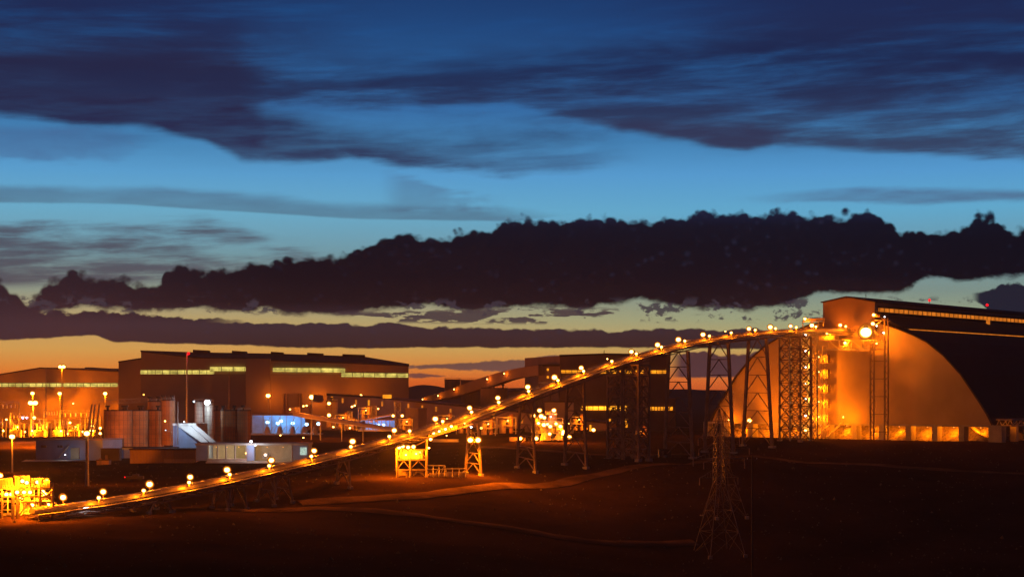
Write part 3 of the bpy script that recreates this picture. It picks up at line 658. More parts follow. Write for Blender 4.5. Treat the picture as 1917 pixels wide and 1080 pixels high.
pf=MB(); PR.slab(pf,1628,599,1664,600.5,-2,1); PR.slab(pf,1636,592,1650,593.2,-2,1); pf.build('platform',STEEL,rt)
hr=MB()
for px in range(1637,1663,2): hr.bar(PR.pt(px,599 if px>1650 else 592,1),PR.pt(px,594 if px>1650 else 587.5,1),.08)
hr.build('handrail',STEEL,rt); STEEL=STEEL0
lamp(PR.pt(1621,622,-1.0),'dazzling large floodlight cluster high against the barn wall','barn floodlights',r=2.3,power=14000,off=(-.3,-2.8,-.5),c=(1,.19,.0015))
lamp(PR.pt(1634,606,1),'lamp just above the dazzling floodlight, on the thin legged tower',r=.7,power=6000)
lamp(PR.pt(1635.5,589.5,1),'topmost orange lamp of the thin legged tower at the gallery eave',r=.6,power=3500)
lamp(PR.pt(1641,610,1),'small white lamp right of the dazzling floodlight',r=.25,power=900,m=EWH)
lamp(PR.pt(1656,593,.5),'tiny white lamp at the very top of the thin legged tower',r=.2,power=0,m=EWH)
lamp(PR.pt(1654,623,.5),'small white lamp at mid platform on the right leg of the thin legged tower',r=.24,power=900,m=EWH)
lamp(PR.pt(1641,643,.5),'small orange lamp on the bridge landing of the thin legged tower',r=.28,power=1500)
# base of barn: apron stair beams and floodlight at foot
for i,(a,b) in enumerate((((1528,818),(1552,796)),((1549,818),(1575,792)))):
    o=MB().bar(W(*a,BY(a[0],-9)),W(*b,BY(b[0],-3)),.8,.5).build('inclined_chute',STEEL); tag(o,('left' if i==0 else 'right')+' of two pale inclined chutes at the foot of the barn wall','chute','inclined chutes at the barn foot')
lamp(W(1403,787,BY(1403,-14)),'bright orange floodlight low on the left of the barn, seen through the nearest trestle',r=.8,power=24000,off=(.5,-1.5,.3))
lamp(W(1364,786,BY(1364,-3)),'small orange lamp by the first pier at the far left foot of the barn',r=.2,power=2500)
for i,px in enumerate((1560,1610)): lamp(B(-14+i*14,-7,-9.5),f"{'left' if i==0 else 'right'} orange apron lamp on a short post before the barn piers",'apron lamps before the barn',r=.2,power=8000,pole=8,off=(0,.2,-.7))
mast=lambda px,py,Y,l,h: None
for i,(px,py) in enumerate(((1740,562),(1848,571))):
    p=B(-4,60+i*55,0); Y=p.y; a=W(px,py,Y); 
    n0=thing('obstruction_mast',W(px,600,Y),f"red obstruction lamp on a thin mast above the ridge gallery, {'left' if i==0 else 'right'} of two",'mast','red lamps above the ridge gallery')
    MB().bar(W(px,600,Y),a,.18).build('pole',DARK,n0); MB().sph(a,.6,10,6).build('red_lamp',ERED,n0)
t=thing('antenna_mast',W(1621,566,700),'thin bare antenna mast on the roof of the gallery head','mast'); MB().bar(W(1621,566,700),W(1621,550,700),.16).build('pole',DARK,t); MB().bar(W(1619.5,553,700),W(1622.5,553,700),.12).build('crossbar',DARK,t)
# ------------------------------------------------------------------ mill building (large, left of centre)
def roofslab(pl,front,back,depth,m,name,par,th=.6,over=.5):
    """dark roof from the eave profile up to the ridge profile 'depth' behind the wall"""
    xs=sorted(set([p[0] for p in front]+[p[0] for p in back])); fx,fy=zip(*front); bx,by=zip(*back)
    mb=MB(); n=len(xs); vs=[]
    for x in xs: vs.append(pl.pt(x,float(np.interp(x,fx,fy)),over))
    for x in xs: vs.append(pl.pt(x,float(np.interp(x,bx,by)),-depth))
    vs+=[v-UP*th for v in vs]; fs=[]
    for i in range(n-1): fs+=[(i,i+1,n+i+1,n+i),(2*n+i,3*n+i,3*n+i+1,2*n+i+1),(i,2*n+i,2*n+i+1,i+1),(n+i,n+i+1,3*n+i+1,3*n+i)]
    fs+=[(0,n,3*n,2*n),(n-1,2*n-1+0,4*n-1,3*n-1)]
    mb.add(vs,fs); return mb.build(name,m,par)
def windows(pl,par,x0,y0,x1,y1,m,k,name='window_strip',tilt=0,off=.25,bar=DARK,hbar=True):
    mb=MB(); q=[pl.pt(x0,y1,off-.2),pl.pt(x1,y1+tilt,off-.2),pl.pt(x1,y0+tilt,off-.2),pl.pt(x0,y0,off-.2)]; f=[p+pl.n*.2 for p in q]
    mb.hexa([q[0],q[1],f[1],f[0],q[3],q[2],f[2],f[3]]); w=mb.build(name,m,par)
    b=MB()
    for i in range(1,k):
        x=x0+(x1-x0)*i/k; tt=tilt*i/k; b.bar(pl.pt(x,y0+tt,off+.06),pl.pt(x,y1+tt,off+.06),.22)
    if hbar: b.bar(pl.pt(x0,y0+(y1-y0)*.62,off+.06),pl.pt(x1,y0+(y1-y0)*.62+tilt,off+.06),.16)
    b.bar(pl.pt(x0,y0,off+.06),pl.pt(x1,y0+tilt,off+.06),.2); b.bar(pl.pt(x0,y1,off+.06),pl.pt(x1,y1+tilt,off+.06),.2)
    b.build('glazing_bars',bar,w); return w
def bldg(name,pl,prof,depth,label,zb,m=CLAD,cat='building'):
    xm=(prof[0][0]+prof[-1][0])/2; p=pl.pt(xm,760); t=thing(name,(p.x,p.y,zb),label,cat)
    mb=MB(); pl.prism(mb,prof,depth,zb); build_axes(mb,'wall',m,t,pl.d,pl.a); return t
PM=Plane(263,938,766,948)
mill=bldg('mill_building',PM,[(264,657),(365,669),(420,670),(488,670.5),(507,674),(640,678.5),(765,684)],70,'large dark mill building with yellow-green lit strip windows behind the silos',CZ-24)
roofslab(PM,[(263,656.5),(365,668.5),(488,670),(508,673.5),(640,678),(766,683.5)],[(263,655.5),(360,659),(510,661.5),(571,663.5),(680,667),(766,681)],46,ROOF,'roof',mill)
for a,b,y0,y1 in ((361,391,654.3,659.5),(434,461,656.2,661.5),(507,530,658,662.5),(575,605,660,666),(641,683,662.5,668)):
    m_b=MB(); q=[PM.pt(a,y1+2,-38),PM.pt(b,y1+3,-38),PM.pt(b,y0+1.6,-38),PM.pt(a,y0,-38)]; m_b.hexa([q[0],q[1],q[1]-PM.n*8,q[0]-PM.n*8,q[3],q[2],q[2]-PM.n*8,q[3]-PM.n*8]); m_b.build('roof_monitor',ROOF,mill)
windows(PM,mill,263,692.5,401,700.5,EWIN,10,off=.3)
windows(PM,mill,393,686.3,480,694.6,EWIN,4,off=1.1)
windows(PM,mill,511,687.8,646,696,EWIN,6,tilt=1.2,off=1.1)
windows(PM,mill,639,697.4,764,705.5,EWIN,6,tilt=1.2,off=.3)
for px,y0,y1 in ((531,737,790),(537,737,790),(560,737,782),(565,737,782),(582,757,800),(669,754,772),(676,756,770)):
    MB().bar(PM.pt(px,y0,1.2),PM.pt(px,y1+20,1.2),1.0).build('downpipe_duct',RUST,mill)
mb=MB(); PM.slab(mb,461,671.5,507,812,.02,3.2); mb.build('projecting_bay',CLAD,mill)
mb=MB(); PM.slab(mb,263,700.6,766,701.9,.0,.12); mb.build('sill_band',RUST,mill)
# annex with sign-like lit panel by the lamp
an=MB(); PM.slab(an,588,739,607,752,12,15); bx=tag(an.build('lit_panel_box',CLAD),'small pale box brightly lit beside the orange lamp on the mill wall','box')
# left building
PL_=Plane(-60,985,266,975)
lb_=bldg('long_shed',PL_,[(-60,712),(0,700.5),(75,688.3),(150,691),(222,695),(264,697)],60,'long low dark shed with a lit strip window at the far left',CZ-24)
roofslab(PL_,[(-60,711.5),(0,700),(75,688),(150,690.5),(266,696.5)],[(-60,711),(0,699.5),(75,687.3),(158,689),(160,687.3),(172,687.3),(205,689.4),(266,690)],40,ROOF,'roof',lb_)
windows(PL_,lb_,-60,717,220,724,EWIN,22,off=.3)
windows(PL_,lb_,224,717,241,724.5,EWH if False else emit('white lit glazing',(.75,.95,.8),1.3),3,off=.3)
P2=Plane(221,955,266,952)
b2_=bldg('step_block',P2,[(222,677.5),(240,674),(264,671)],50,'stepped dark block between the long shed and the mill building',CZ-24)
roofslab(P2,[(221.5,677),(240,673.5),(264.5,670.5)],[(221.5,676),(264.5,669.5)],40,ROOF,'roof',b2_)
# brown building right of centre
PB2=Plane(1047,828,1260,846)
bb_=bldg('brown_building',PB2,[(1048,666),(1100,663.5),(1135,662.6),(1213,663.5),(1232,664),(1252,664.5)],55,'tall brown building with two orange lit strip windows behind the long conveyor',CZ-22,RUST)
roofslab(PB2,[(1047,665.3),(1100,662.8),(1135,661.8),(1213,662.8),(1253,664)],[(1047,663.8),(1135,661.0),(1253,663)],50,ROOF,'roof',bb_)
windows(PB2,bb_,1048,692.5,1104,698.5,EWINO,5,off=.3); windows(PB2,bb_,1125,692.7,1250,699.3,EWINO,12,off=.3)
windows(PB2,bb_,1089,760,1173,767.6,emit('bright orange lit glazing',(1,.36,.015),2.6,.3,.2),8,off=.3)
MAT['bright orange lit glazing'].cycles.emission_sampling='NONE'
mb=MB(); PB2.slab(mb,1204,667,1214,800,.02,1.0); mb.build('stair_shaft',CLAD,bb_)
mb=MB(); PB2.slab(mb,1214,745,1261,822,.02,2.6); mb.build('podium',RUST,bb_)
windows(PB2,bb_,1214,761,1259,768,EWINO,8,off=2.9)
for px in (1105,1140,1171): mb=MB(); PB2.slab(mb,px,784,px+3,801,.05,.5); mb.build('lit_doorway',EWINO,bb_)
for k,px in enumerate((1131,1188,1252)):
    a=PB2.pt(px,663,-6); o=MB().bar(a-UP*1,a+UP*(2.0),.25).build('vent_stack',DARK,bb_)
# headhouse at top of the inclined gallery
PH=Plane(1007,830,1049,826)
hh=bldg('gallery_headhouse',PH,[(1008,683.5),(1030,683),(1048,683.5)],14,'small brown head house on legs where the sloping gallery meets the brown building',PH.pt(1010,713).z,RUST)
roofslab(PH,[(1007.5,683),(1048,683)],[(1007.5,682.3),(1048,682.3)],14,ROOF,'roof',hh)
for y0 in (689.5,703.5): 
    mb=MB(); PH.slab(mb,1024,y0,1027.5,y0+4.5,.05,.3); mb.build('window',EWINO,hh)
for px in (1009,1014,1030,1046): MB().bar(Vector((PH.pt(px,713,-2).x,PH.pt(px,713,-2).y,CZ-21)),PH.pt(px,713,-2),.6).build('leg',DSTEEL,hh)
mb=MB(); PH.slab(mb,1008,715,1026,717.5,-4,0); mb.build('service_deck',STEEL,hh)
# sloping gallery
PG=Plane(740,900,1010,826)
sg=thing('sloping_gallery',(PG.pt(880,760).x,PG.pt(880,760).y,CZ-21),'enclosed brown gallery curving up from the long low gallery to the head house','gallery')
top=[(740,752),(780,746.5),(800,741),(830,733),(862,721),(890,710.5),(920,701),(950,692.5),(980,687),(1008,683.6)]; bot=[(740,762),(780,757),(820,748),(850,742),(880,734),(905,726),(925,720.5),(945,713),(965,707.5),(1008,702.5)]
fr=[PG.pt(*p) for p in top]+[PG.pt(*p) for p in bot[::-1]]; bk=[p-PG.n*5 for p in fr]; n_=len(fr)
mb=MB()
tx=[740+ (1008-740)*i/26 for i in range(27)]
def gi(P_,x): return float(np.interp(x,[p[0] for p in P_],[p[1] for p in P_]))
for a,b in zip(tx[:-1],tx[1:]):
    q=[PG.pt(a,gi(bot,a)),PG.pt(b,gi(bot,b)),PG.pt(b,gi(top,b)),PG.pt(a,gi(top,a))]
    mb.hexa([q[0],q[1],q[1]-PG.n*5,q[0]-PG.n*5,q[3],q[2],q[2]-PG.n*5,q[3]-PG.n*5])
mb.build('gallery_casing',RUST,sg)
for px in (868,915): 
    for d in (-.5,-4.5):
        a=PG.pt(px,gi(bot,px),d); MB().bar(Vector((a.x,a.y,CZ-21)),a,.6).build('leg',DSTEEL,sg)
for i,(px,dy) in enumerate(((791,4),(820,5),(850,3),(912,6),(944,5))):
    lamp(PG.pt(px,gi(top,px)+dy,.9),f"small orange lamp on the side of the sloping gallery, {ORD[i]} from the bottom",'lamps on the sloping gallery',r=.32,power=450,name='gallery_lamp')
# long low gallery with lit slots
P3=Plane(600,900,1140,745)
lg=bldg('low_gallery',P3,[(612,738),(700,743),(765,748),(870,760),(960,769),(1040,779),(1140,792)],9,'long low brown gallery with a row of lit vertical slots running behind the conveyor',CZ-16.5,RUST)
roofslab(P3,[(611,737.5),(700,742.5),(870,759.5),(960,768.5),(1141,791.5)],[(611,736),(700,741),(870,757),(960,766),(1141,789)],9,ROOF,'roof',lg)
for px,py in ((622,742),(642,745),(667,748),(691,748.5),(716,751),(740,752),(765,755),(791,758.5),(817,761),(844,765),(925,774),(953,779),(978,783),(1106,795)):
    mb=MB(); h=9 if px not in (691,953,1106) else 12; P3.slab(mb,px-1.2,py,px+1.2,py+h,.02,.4); mb.build('lit_slot',EWINO if px in(622,691,953,1106) else EWIND,lg)
# pale low sheds at the foot, between the gallery and the conveyor
mb=MB()
P4=Plane(690,770,790,760)
wp=bldg('pale_tank_house',P4,[(759,765),(783,765)],9,'pale mauve square cladding box right of the blue lit hall',CZ-22,CLAD)
mb=MB(); P4.slab(mb,758.5,763.5,783.5,765,-9,.6); mb.build('roof',CLAD,wp)
# storage tanks
def tank(px0,px1,y0,yb,Y,label,m=RUST,knobs=2,rings=6,cat='tank',group=None,name='storage_tank',ladder=False,rail=True,cone=.0):
    a=W(px0,yb,Y); b=W(px1,yb,Y); r=(b.x-a.x)/2; c=Vector((a.x+r,Y+r,a.z)); zt=W(px0,y0,Y).z; h=zt-a.z
    t=thing(name,c,label,cat,group)
    MB().cyl(c,r,h,40).build('shell',m,t,False)
    rg=MB()
    for i in range(rings+1): rg.cyl(c+UP*(h*i/rings-.06),r+.06,.12,40)
    for i in range(20): 
        an=2*math.pi*i/20; rg.bar(c+Vector((math.cos(an)*(r+.03),math.sin(an)*(r+.03),0)),c+Vector((math.cos(an)*(r+.03),math.sin(an)*(r+.03),h)),.1)
    rg.build('stiffener_rings',DSTEEL,t)
    MB().cyl(c+UP*(h+.05),r+.15,.3+cone*r,32,r2=r*.2 if cone else r+.15).build('roof_deck',ROOF,t)
    kb=MB()
    for i in range(knobs):
        an=math.pi*(1.15+.7*i/max(1,knobs-1)) if knobs>1 else -math.pi/2
        q=c+Vector((math.cos(an)*r*.75,math.sin(an)*r*.75,h+.3)); kb.cyl(q,.45,1.2,10); kb.box(q+UP*1.5,.75,.6,.35)
    if knobs: kb.build('roof_filter',DARK,t)
    if rail:
        rl=MB()
        for i in range(24):
            an=2*math.pi*i/24; an2=2*math.pi*(i+1)/24
            p=c+Vector((math.cos(an)*r,math.sin(an)*r,h)); q=c+Vector((math.cos(an2)*r,math.sin(an2)*r,h)); rl.bar(p,p+UP*1.2,.07); rl.bar(p+UP*1.2,q+UP*1.2,.07)
        rl.build('handrail',STEEL,t)
    if ladder:
        ld=MB(); q=c+Vector((r*.5,-r*.88-.3,0))
        ld.bar(q,q+UP*h,.08); ld.bar(q+Vector((.5,0,0)),q+Vector((.5,0,h)),.08)
        for k in range(int(h/.5)): ld.bar(q+UP*k*.5,q+Vector((.5,0,k*.5)),.06)
        ld.build('ladder',STEEL,t)
    return t
tank(832,861,711,748,960,'left of two brown tanks against the sunset behind the sloping gallery',knobs=0)
tank(862,895,712,752,955,'right of two brown tanks against the sunset behind the sloping gallery',knobs=0)
tank(867,898,733,765,870,'brown tank under the sloping gallery, left of the wide tank',knobs=1)
tank(899,950,727,767,850,'wide brown tank under the sloping gallery with pipework on top',knobs=3)
tank(952,1010,733,775,880,'broad dark tank behind the conveyor, right of the wide brown tank',knobs=0)
# silo groups
Gp='silos in the left group'
for a,b,Y,l in ((189,241,650,'wide rusty orange silo, nearest and leftmost of its row'),(219,271,662,'middle silo of the three rusty orange ones, half hidden by the leftmost'),(249,301,674,'rightmost of the three low rusty orange silos')):
    tank(a,b,769,838,Y,l,SILO,2,8,'silo',Gp,'silo',rail=False)
tank(274,299,752,838,690,'tall dark silo rising behind the rightmost low orange silo',SILO,2,9,'silo',Gp,'silo')
tank(300,325,750,833,668,'tall dark silo at the right end of the rusty group, beside the blue shed',SILO,2,9,'silo',Gp,'silo',ladder=True)
tank(363,381,752,812,676,'pale green-white silo left of the brightest white lamp',SILOW,0,8,'silo','pale silos',name='silo')
tank(381,398,753,822,672,'pale silo right under the brightest white lamp',SILOW,0,8,'silo','pale silos',name='silo',ladder=True)
tank(399,412,769,830,682,'narrow dark silo between the pale silos and the wide brown one',SILO,1,8,'silo','brown silos','silo',rail=False)
tank(411,443,769,831,662,'wide brown silo in the middle of the right hand silo group',SILO,2,8,'silo','brown silos','silo',rail=False)
tank(442,467,769,831,660,'brown silo with a ladder at the right end of the silo group',SILO,1,8,'silo','brown silos','silo',ladder=True)
ps=thing('pipe_rack',W(240,768,690),'thin braced pipe rack crossing above the rusty silos toward the mill','pipe rack')
mb=MB()
a,b=W(172,757,690),W(276,752,690); 
for d in (0,1.5): mb.bar(a+UP*d,b+UP*d,.25)
for k in range(16): p=a.lerp(b,k/16); q=a.lerp(b,(k+1)/16); mb.bar(p+UP*(1.5 if k%2 else 0),q+UP*(0 if k%2 else 1.5),.16)
mb.build('truss',STEEL,ps)
for px in (172,178,186): MB().bar(W(px,757,690),W(px-8,822,690),.5).build('leg',STEEL,ps)
# silo undercarriage
uc=thing('silo_undercarriage',W(245,862,655),'dark steel legs and hoppers under the rusty orange silos','silo frame')
for px in (196,215,229,243,258,273,290): MB().bar(W(px,862,656),W(px,838,656),.45).build('leg',DSTEEL,uc)
mb=MB()
for px in (205,222,236,250,266,284): mb.cyl(W(px,852,657),.5,2.6,10,r2=1.8)
mb.build('hopper',DSTEEL,uc)
# blue sheds and white structure
PS=Plane(66,640,192,628)
bs=bldg('blue_shed',PS,[(67,824),(120,822.5),(192,821)],12,'long pale blue shed with one beige door below the switchyard',tz(PS.a.x,PS.a.y)-.5,BLUE)
mb=MB(); PS.slab(mb,66,821.6,193,823.6,-12,.5); mb.build('roof',RUST,bs)
mb=MB(); PS.slab(mb,133,838,149,859,.02,.25); mb.build('door',mat('beige door',(.45,.38,.25),.6),bs)
for a,b in ((77,87),(108,112),(113,117)): mb=MB(); PS.slab(mb,a,833,b,837.5,.02,.2); mb.build('window',DARK,bs)
MB().bar(PS.pt(110,856,1.5),PS.pt(128,835,1.5),.4).build('stair_rail',STEEL,bs)
lamp(W(122,851,628),'small white lamp at the foot of the long blue shed',r=.14,power=250,c=(.8,.9,1),m=EWH)
ap=tag(MB().hexa([W(40,864,612),W(166,863,612),W(166,860,640),W(50,860,640),W(40,863.4,612),W(166,862.2,612),W(166,859.4,640),W(50,859.4,640)]).build('apron',CONC),kind='structure')
PS2=Plane(196,640,330,636)
b3=bldg('blue_wall_shed',PS2,[(190,838),(330,838)],6,'low blue walled building standing beneath the rusty silos',tz(PS2.a.x,PS2.a.y)-.5,BLUE)
mb=MB(); PS2.slab(mb,189,836.5,331,838,-6,.4); mb.build('roof',ROOF,b3)
WS=Plane(322,640,410,634)
ws=bldg('white_loading_shed',WS,[(324,794),(333,792.5),(369,792.5),(370,830)],8,'bright white and blue sloped loading shed between the two silo groups',CZ-24.5,BLUE)
mb=MB()
for (x0,y0),(x1,y1),(x2,y2),(x3,y3) in (((333,795),(356,796),(392,829),(382,829)),((357,794),(367,795),(407,829),(397,829))):
    q=[WS.pt(x0,y0,.6),WS.pt(x1,y1,.6),WS.pt(x2,y2,3.2),WS.pt(x3,y3,3.2)]; mb.hexa([p-UP*.5 for p in q]+q)
mb.build('sloping_roof',WHITE,ws); mb=MB(); WS.slab(mb,326,792,370,796,.02,1.2); mb.build('fascia',WHITE,ws)
MB().bar(WS.pt(333,752,3),WS.pt(333,832,3),.3).build('mast_pole',DSTEEL,ws)
lamp(W(388,753,668),'brightest white lamp on top of the pale silos',r=1.1,power=3200,c=(.85,.92,1),m=EWH,off=(0,-1.8,-.6))
lamp(W(363,751.5,668),'small violet-white lamp at the left edge of the pale silos',r=.35,power=500,c=(.6,.6,1),m=EBL)
lamp(W(345,789,632),'white lamp under the eave of the white loading shed',r=.2,power=3500,c=(.75,.88,1),m=EWH,off=(0,-3,.6))
lamp(W(310,805,634),'small blue-white lamp by the ladder of the tall dark silo',r=.18,power=900,c=(.5,.75,1),m=EBL)
lamp(W(309,788,655),'small orange lamp halfway up the tall dark silo',r=.3,power=500)
# pergola building
PP=Plane(380,585,580,585); zpp=tz(-60,585)-.5
pb=thing('open_front_building',(PP.pt(480,860).x,585,zpp),'flat roofed open fronted building with lit bays between the silos and the conveyor','building')
mb=MB(); PP.slab(mb,366,829.2,578,833,-12,.8); mb.build('roof',CONC,pb)
mb=MB(); PP.slab(mb,388,833.2,549,863,-12,-11.5); mb.build('rear_wall',mat('tiled pale wall',(.50,.46,.36),.7,0,.15,.5,.2,1),pb)
mb=MB(); PP.slab(mb,463,833.1,476,862,-3,.2); mb.build('blue_pillar',BLUE,pb)
mb=MB(); PP.slab(mb,548,833.1,577,860,-11,-.2); mb.build('side_room',BLUE,pb)
mb=MB(); PP.slab(mb,367,833.1,388,862,-11,-.1); mb.build('end_room',BLUE,pb)
mb=MB(); PP.slab(mb,388,858,462,863.5,-3,.5); mb.build('low_wall',CONC,pb)
mb=MB(); PP.slab(mb,388,863,560,866,-11,3); mb.build('plinth',CONC,pb)
for px in (390,407,423,440,461,547): MB().bar(PP.pt(px,833,-.3),PP.pt(px,862,-.3),.4).build('column',CONC,pb)
mb=MB(); PP.slab(mb,562,837,574,851,-.2,.1); mb.build('lit_window',emit('greenish lit window',(.55,.75,.62),.75,.4,1.5),pb)
lamp(W(470,826,580),'white lamp on the roof edge above the blue pillar',r=.42,power=1500,c=(.75,.85,1),m=EWH,off=(0,-.5,-1.3))
lamp(W(478,833.5,582),'small round white lamp right of the blue pillar',r=.22,power=300,c=(.85,.9,1),m=EWH)
for i,px in enumerate((405,425,447,500,530)): lamp(W(px,836.5,588),f"small ceiling lamp inside the open fronted building, {ORD[i]} from the left",'ceiling lamps in the open fronted building',r=.12,power=420 if i<3 else 260,c=(1,.75,.35) if i<3 else (1,.48,.14),m=EO2,name='ceiling_lamp',off=(0,0,-.6))
lamp(W(460,848,583),'small orange wall lamp at the left of the blue pillar',r=.2,power=200)
o=MB()
for k in range(14): a=W(491+random.random()*10,858-random.random()*8,581); o.bar(a,a+Vector((.8+random.random(),0,.9)),.25)
tag(o.build('welding_rig',WHITE),'small bright pale rig standing in front of the open building','rig')
lamp(W(497,851,578),'pinkish bright work lamp in front of the open building',r=.5,power=800,c=(1,.5,.25),m=emit('pinkish lamp',(1,.62,.4),8))
# dark sheds left of it
PD=Plane(243,600,370,600)
d1=bldg('dark_flat_shed',PD,[(243,842),(366,841)],9,'dark brown flat roofed shed in front of the rusty silos',tz(-110,600)-.6,RUST)
mb=MB(); PD.slab(mb,242,839.5,368,842,-9,.6); mb.build('roof',ROOF,d1)
mb=MB(); PD.slab(mb,307,859,364,877,.02,.35); mb.build('lower_wall',CLAD,d1)
for i,(a,b,y0,y1,Y,nm,lb,mt_) in enumerate(((183,206,861,874,600,'generator_container','small dusty orange container beside the silo legs',RUST),(191,226,840,862,625,'dark_kiosk','dark windowless kiosk right of the tall lamp pole',DARK),(1233,1256,841,861,588,'site_cabin','dark cabin beside the foot of the tall trestle',DARK))):
    x0=W(a,y1,Y); x1=W(b,y1,Y); zt_=W(a,y0,Y).z; zz=tz((x0.x+x1.x)/2,Y)-.2
    cbx=thing(nm,((x0.x+x1.x)/2,Y,zz),lb,'cabin' if i else 'container')
    hx=(x1.x-x0.x)/2; MB().box(((x0.x+x1.x)/2,Y,(zz+zt_)/2),hx,1.8,(zt_-zz)/2).build('body',mt_,cbx)
    MB().box(((x0.x+x1.x)/2,Y,zt_+.1),hx+.15,1.95,.12).build('roof',ROOF,cbx); MB().box(((x0.x+x1.x)/2-hx*.4,Y-1.85,zz+1.3),.45,.06,1.1).build('door',DSTEEL,cbx)
# ------------------------------------------------------------------ masts and plant lamps
def pole_lamp(px,py,yb,Y,label,r=.7,power=9000,m=None,w=.35,heads=1,col=None,off=None,group=None,name='light_mast'):
    a=W(px,py,Y); zb_=W(px,yb,Y).z
    t=thing(name,(a.x,a.y,zb_),label,'light mast',group)
    MB().cyl((a.x,a.y,zb_),w,a.z-zb_,10,r2=w*.55).build('pole',STEEL,t)
    for k in range(heads):
        q=a+Vector(((k-(heads-1)/2)*r*1.9,-.3,0)); hs_=MB().cyl(q+UP*r*.7,r*.6,r*.35,12,r2=r*.3).build('lamp_head',DSTEEL,t)
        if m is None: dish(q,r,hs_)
        MB().sph(q,r,12,8,.75).build('bulb',m or EO,hs_)
    if power: light(t,a+(Vector(off) if off is not None else Vector((0,-r-.6,-.6))),power,col or (1,.19,.0015),r=.5)
    return t
pole_lamp(163,811,925,470,'tall near lamp pole with a bright orange starlike lamp left of the rusty silos',r=.75,power=16000,w=.62,heads=1,off=(1.5,3.5,-.5))
pole_lamp(23,817,900,560,'bright orange lamp on a short pole at the far left edge of the switchyard',r=.85,power=14000)
pole_lamp(116,686.5,790,930,'tall mast with twin orange lamps rising above the long dark shed roof',r=.95,power=15000,heads=2)
pole_lamp(61,736,790,970,'upper orange lamp at the left of the switchyard, above the widest lamp',r=1.0,power=26000)
pole_lamp(62,754,812,780,'widest bright orange lamp cluster on a post in the switchyard',r=1.1,power=36000,heads=2)
pole_lamp(112,736.5,790,970,'orange lamp directly below the tall twin lamp mast',r=1.0,power=24000)
pole_lamp(197,736.5,785,966,'orange lamp on a post above the rusty silos, before the mill corner',r=1.0,power=17000)
pole_lamp(502,740.5,790,932,'orange starlike lamp on the projecting bay of the mill',r=1.1,power=3200,off=(2.0,2.5,-.6))
pole_lamp(584,743,800,934,'brightest orange lamp on the mill wall beside a pale lit panel',r=1.4,power=3600,off=(2.2,3.5,-.6))
pole_lamp(676,740,760,935,'small upward glowing orange lamp under the mill eave, left of the lit box',r=.6,power=4500,off=(0,-1.5,1.5))
pole_lamp(86,690,815,830,'unlit thin mast between the tall twin lamp mast and the picture edge',r=.3,power=0,m=DSTEEL,w=.3)
lamp(W(64,782,770),'round orange lamp beside two violet lamps in the switchyard',r=.8,power=9000)
for i,px in enumerate((43,50.5)): lamp(W(px,782,770),f"{'left' if i==0 else 'right'} violet-white lamp of a pair in the switchyard",r=.62,power=2500,c=(.55,.45,1),m=emit('violet lamp',(.55,.5,1),9))
lamp(W(12,785,740),'small orange lamp on a bracket at the left end of the switchyard',r=.45,power=4000)
lamp(W(131,791,740),'orange lamp in the middle of the switchyard',r=.5,power=6000)
lamp(W(137,755,790),'small pale lamp at the crossing beam of the switchyard',r=.35,power=900)
lamp(W(269,738.5,900),'small dim orange lamp on the mill corner',r=.5,power=1500,m=EO2)
m1=thing('tall_mast',W(351,860,700),'very tall orange lit steel mast tipped by a red lamp before the mill','mast')
MB().cyl(W(350,860,700),.5,W(353,661,700).z-W(350,860,700).z,10,r2=.25).build('pole',STEEL,m1); MB().sph(W(353,661.5,700),.6,10,8).build('red_lamp',ERED,m1)
light(m1,W(353,661,698),600,(1,.02,.02)); MB().box(W(351,661.5,700),.8,.2,.1).build('crossarm',DSTEEL,m1)
m2=thing('thin_mast',W(429,770,720),'thin reddish mast standing behind the right hand silo group','mast'); MB().cyl(W(429,770,720),.22,W(429,695,720).z-W(429,770,720).z,8,r2=.12).build('pole',DSTEEL,m2)
MB().cyl(W(429,695,720),.05,.8,6).build('tip',DSTEEL,m2)
# ------------------------------------------------------------------ switchyard
def gantry(px0,px1,y0,yb,Y,label):
    t=thing('switchyard_gantry',W((px0+px1)/2,yb,Y),label,'gantry','gantries of the switchyard')
    for px in (px0,px1):
        a=W(px,yb,Y); b=W(px,y0,Y); MB().bar(a,b,.45).build('post',STEEL,t)
    b=MB(); A_=W(px0,y0,Y); B_=W(px1,y0,Y)
    for d in (0,-1.2): b.bar(A_+UP*d,B_+UP*d,.2)
    k=max(4,int((B_-A_).length/1.3))
    for i in range(k): b.bar(A_.lerp(B_,i/k)-UP*(0 if i%2 else 1.2),A_.lerp(B_,(i+1)/k)-UP*(1.2 if i%2 else 0),.12)
    b.build('beam',STEEL,t); ins=MB()
    for i in range(1,6): p=A_.lerp(B_,i/6)-UP*1.2; ins.cyl(p-UP*1.6,.22,1.6,8)
    ins.build('insulator_strings',WHITE,t); return t
for i,(a,b,y0,yb,Y,l) in enumerate(((-10,36,752,818,790,'left gantry'),(82,112,765,816,760,'dark posted gantry in the middle'),(112,172,768,816,745,'wide gantry at the right'),(20,58,772,815,740,'low front gantry at the left'),(160,188,778,814,735,'narrow gantry nearest the rusty silos'))):
    gantry(a,b,y0,yb,Y,l+' of the glowing switchyard')
fb=thing('busbar_line',W(100,783,735),'long dark horizontal busbar crossing the whole switchyard','busbar')
MB().bar(W(-10,783,735),W(189,782.5,735),.35).build('busbar',DSTEEL,fb)
for px in (4,35,57,86,128,150,176): MB().bar(W(px,783,735),W(px,815,735),.22).build('support_post',STEEL,fb)
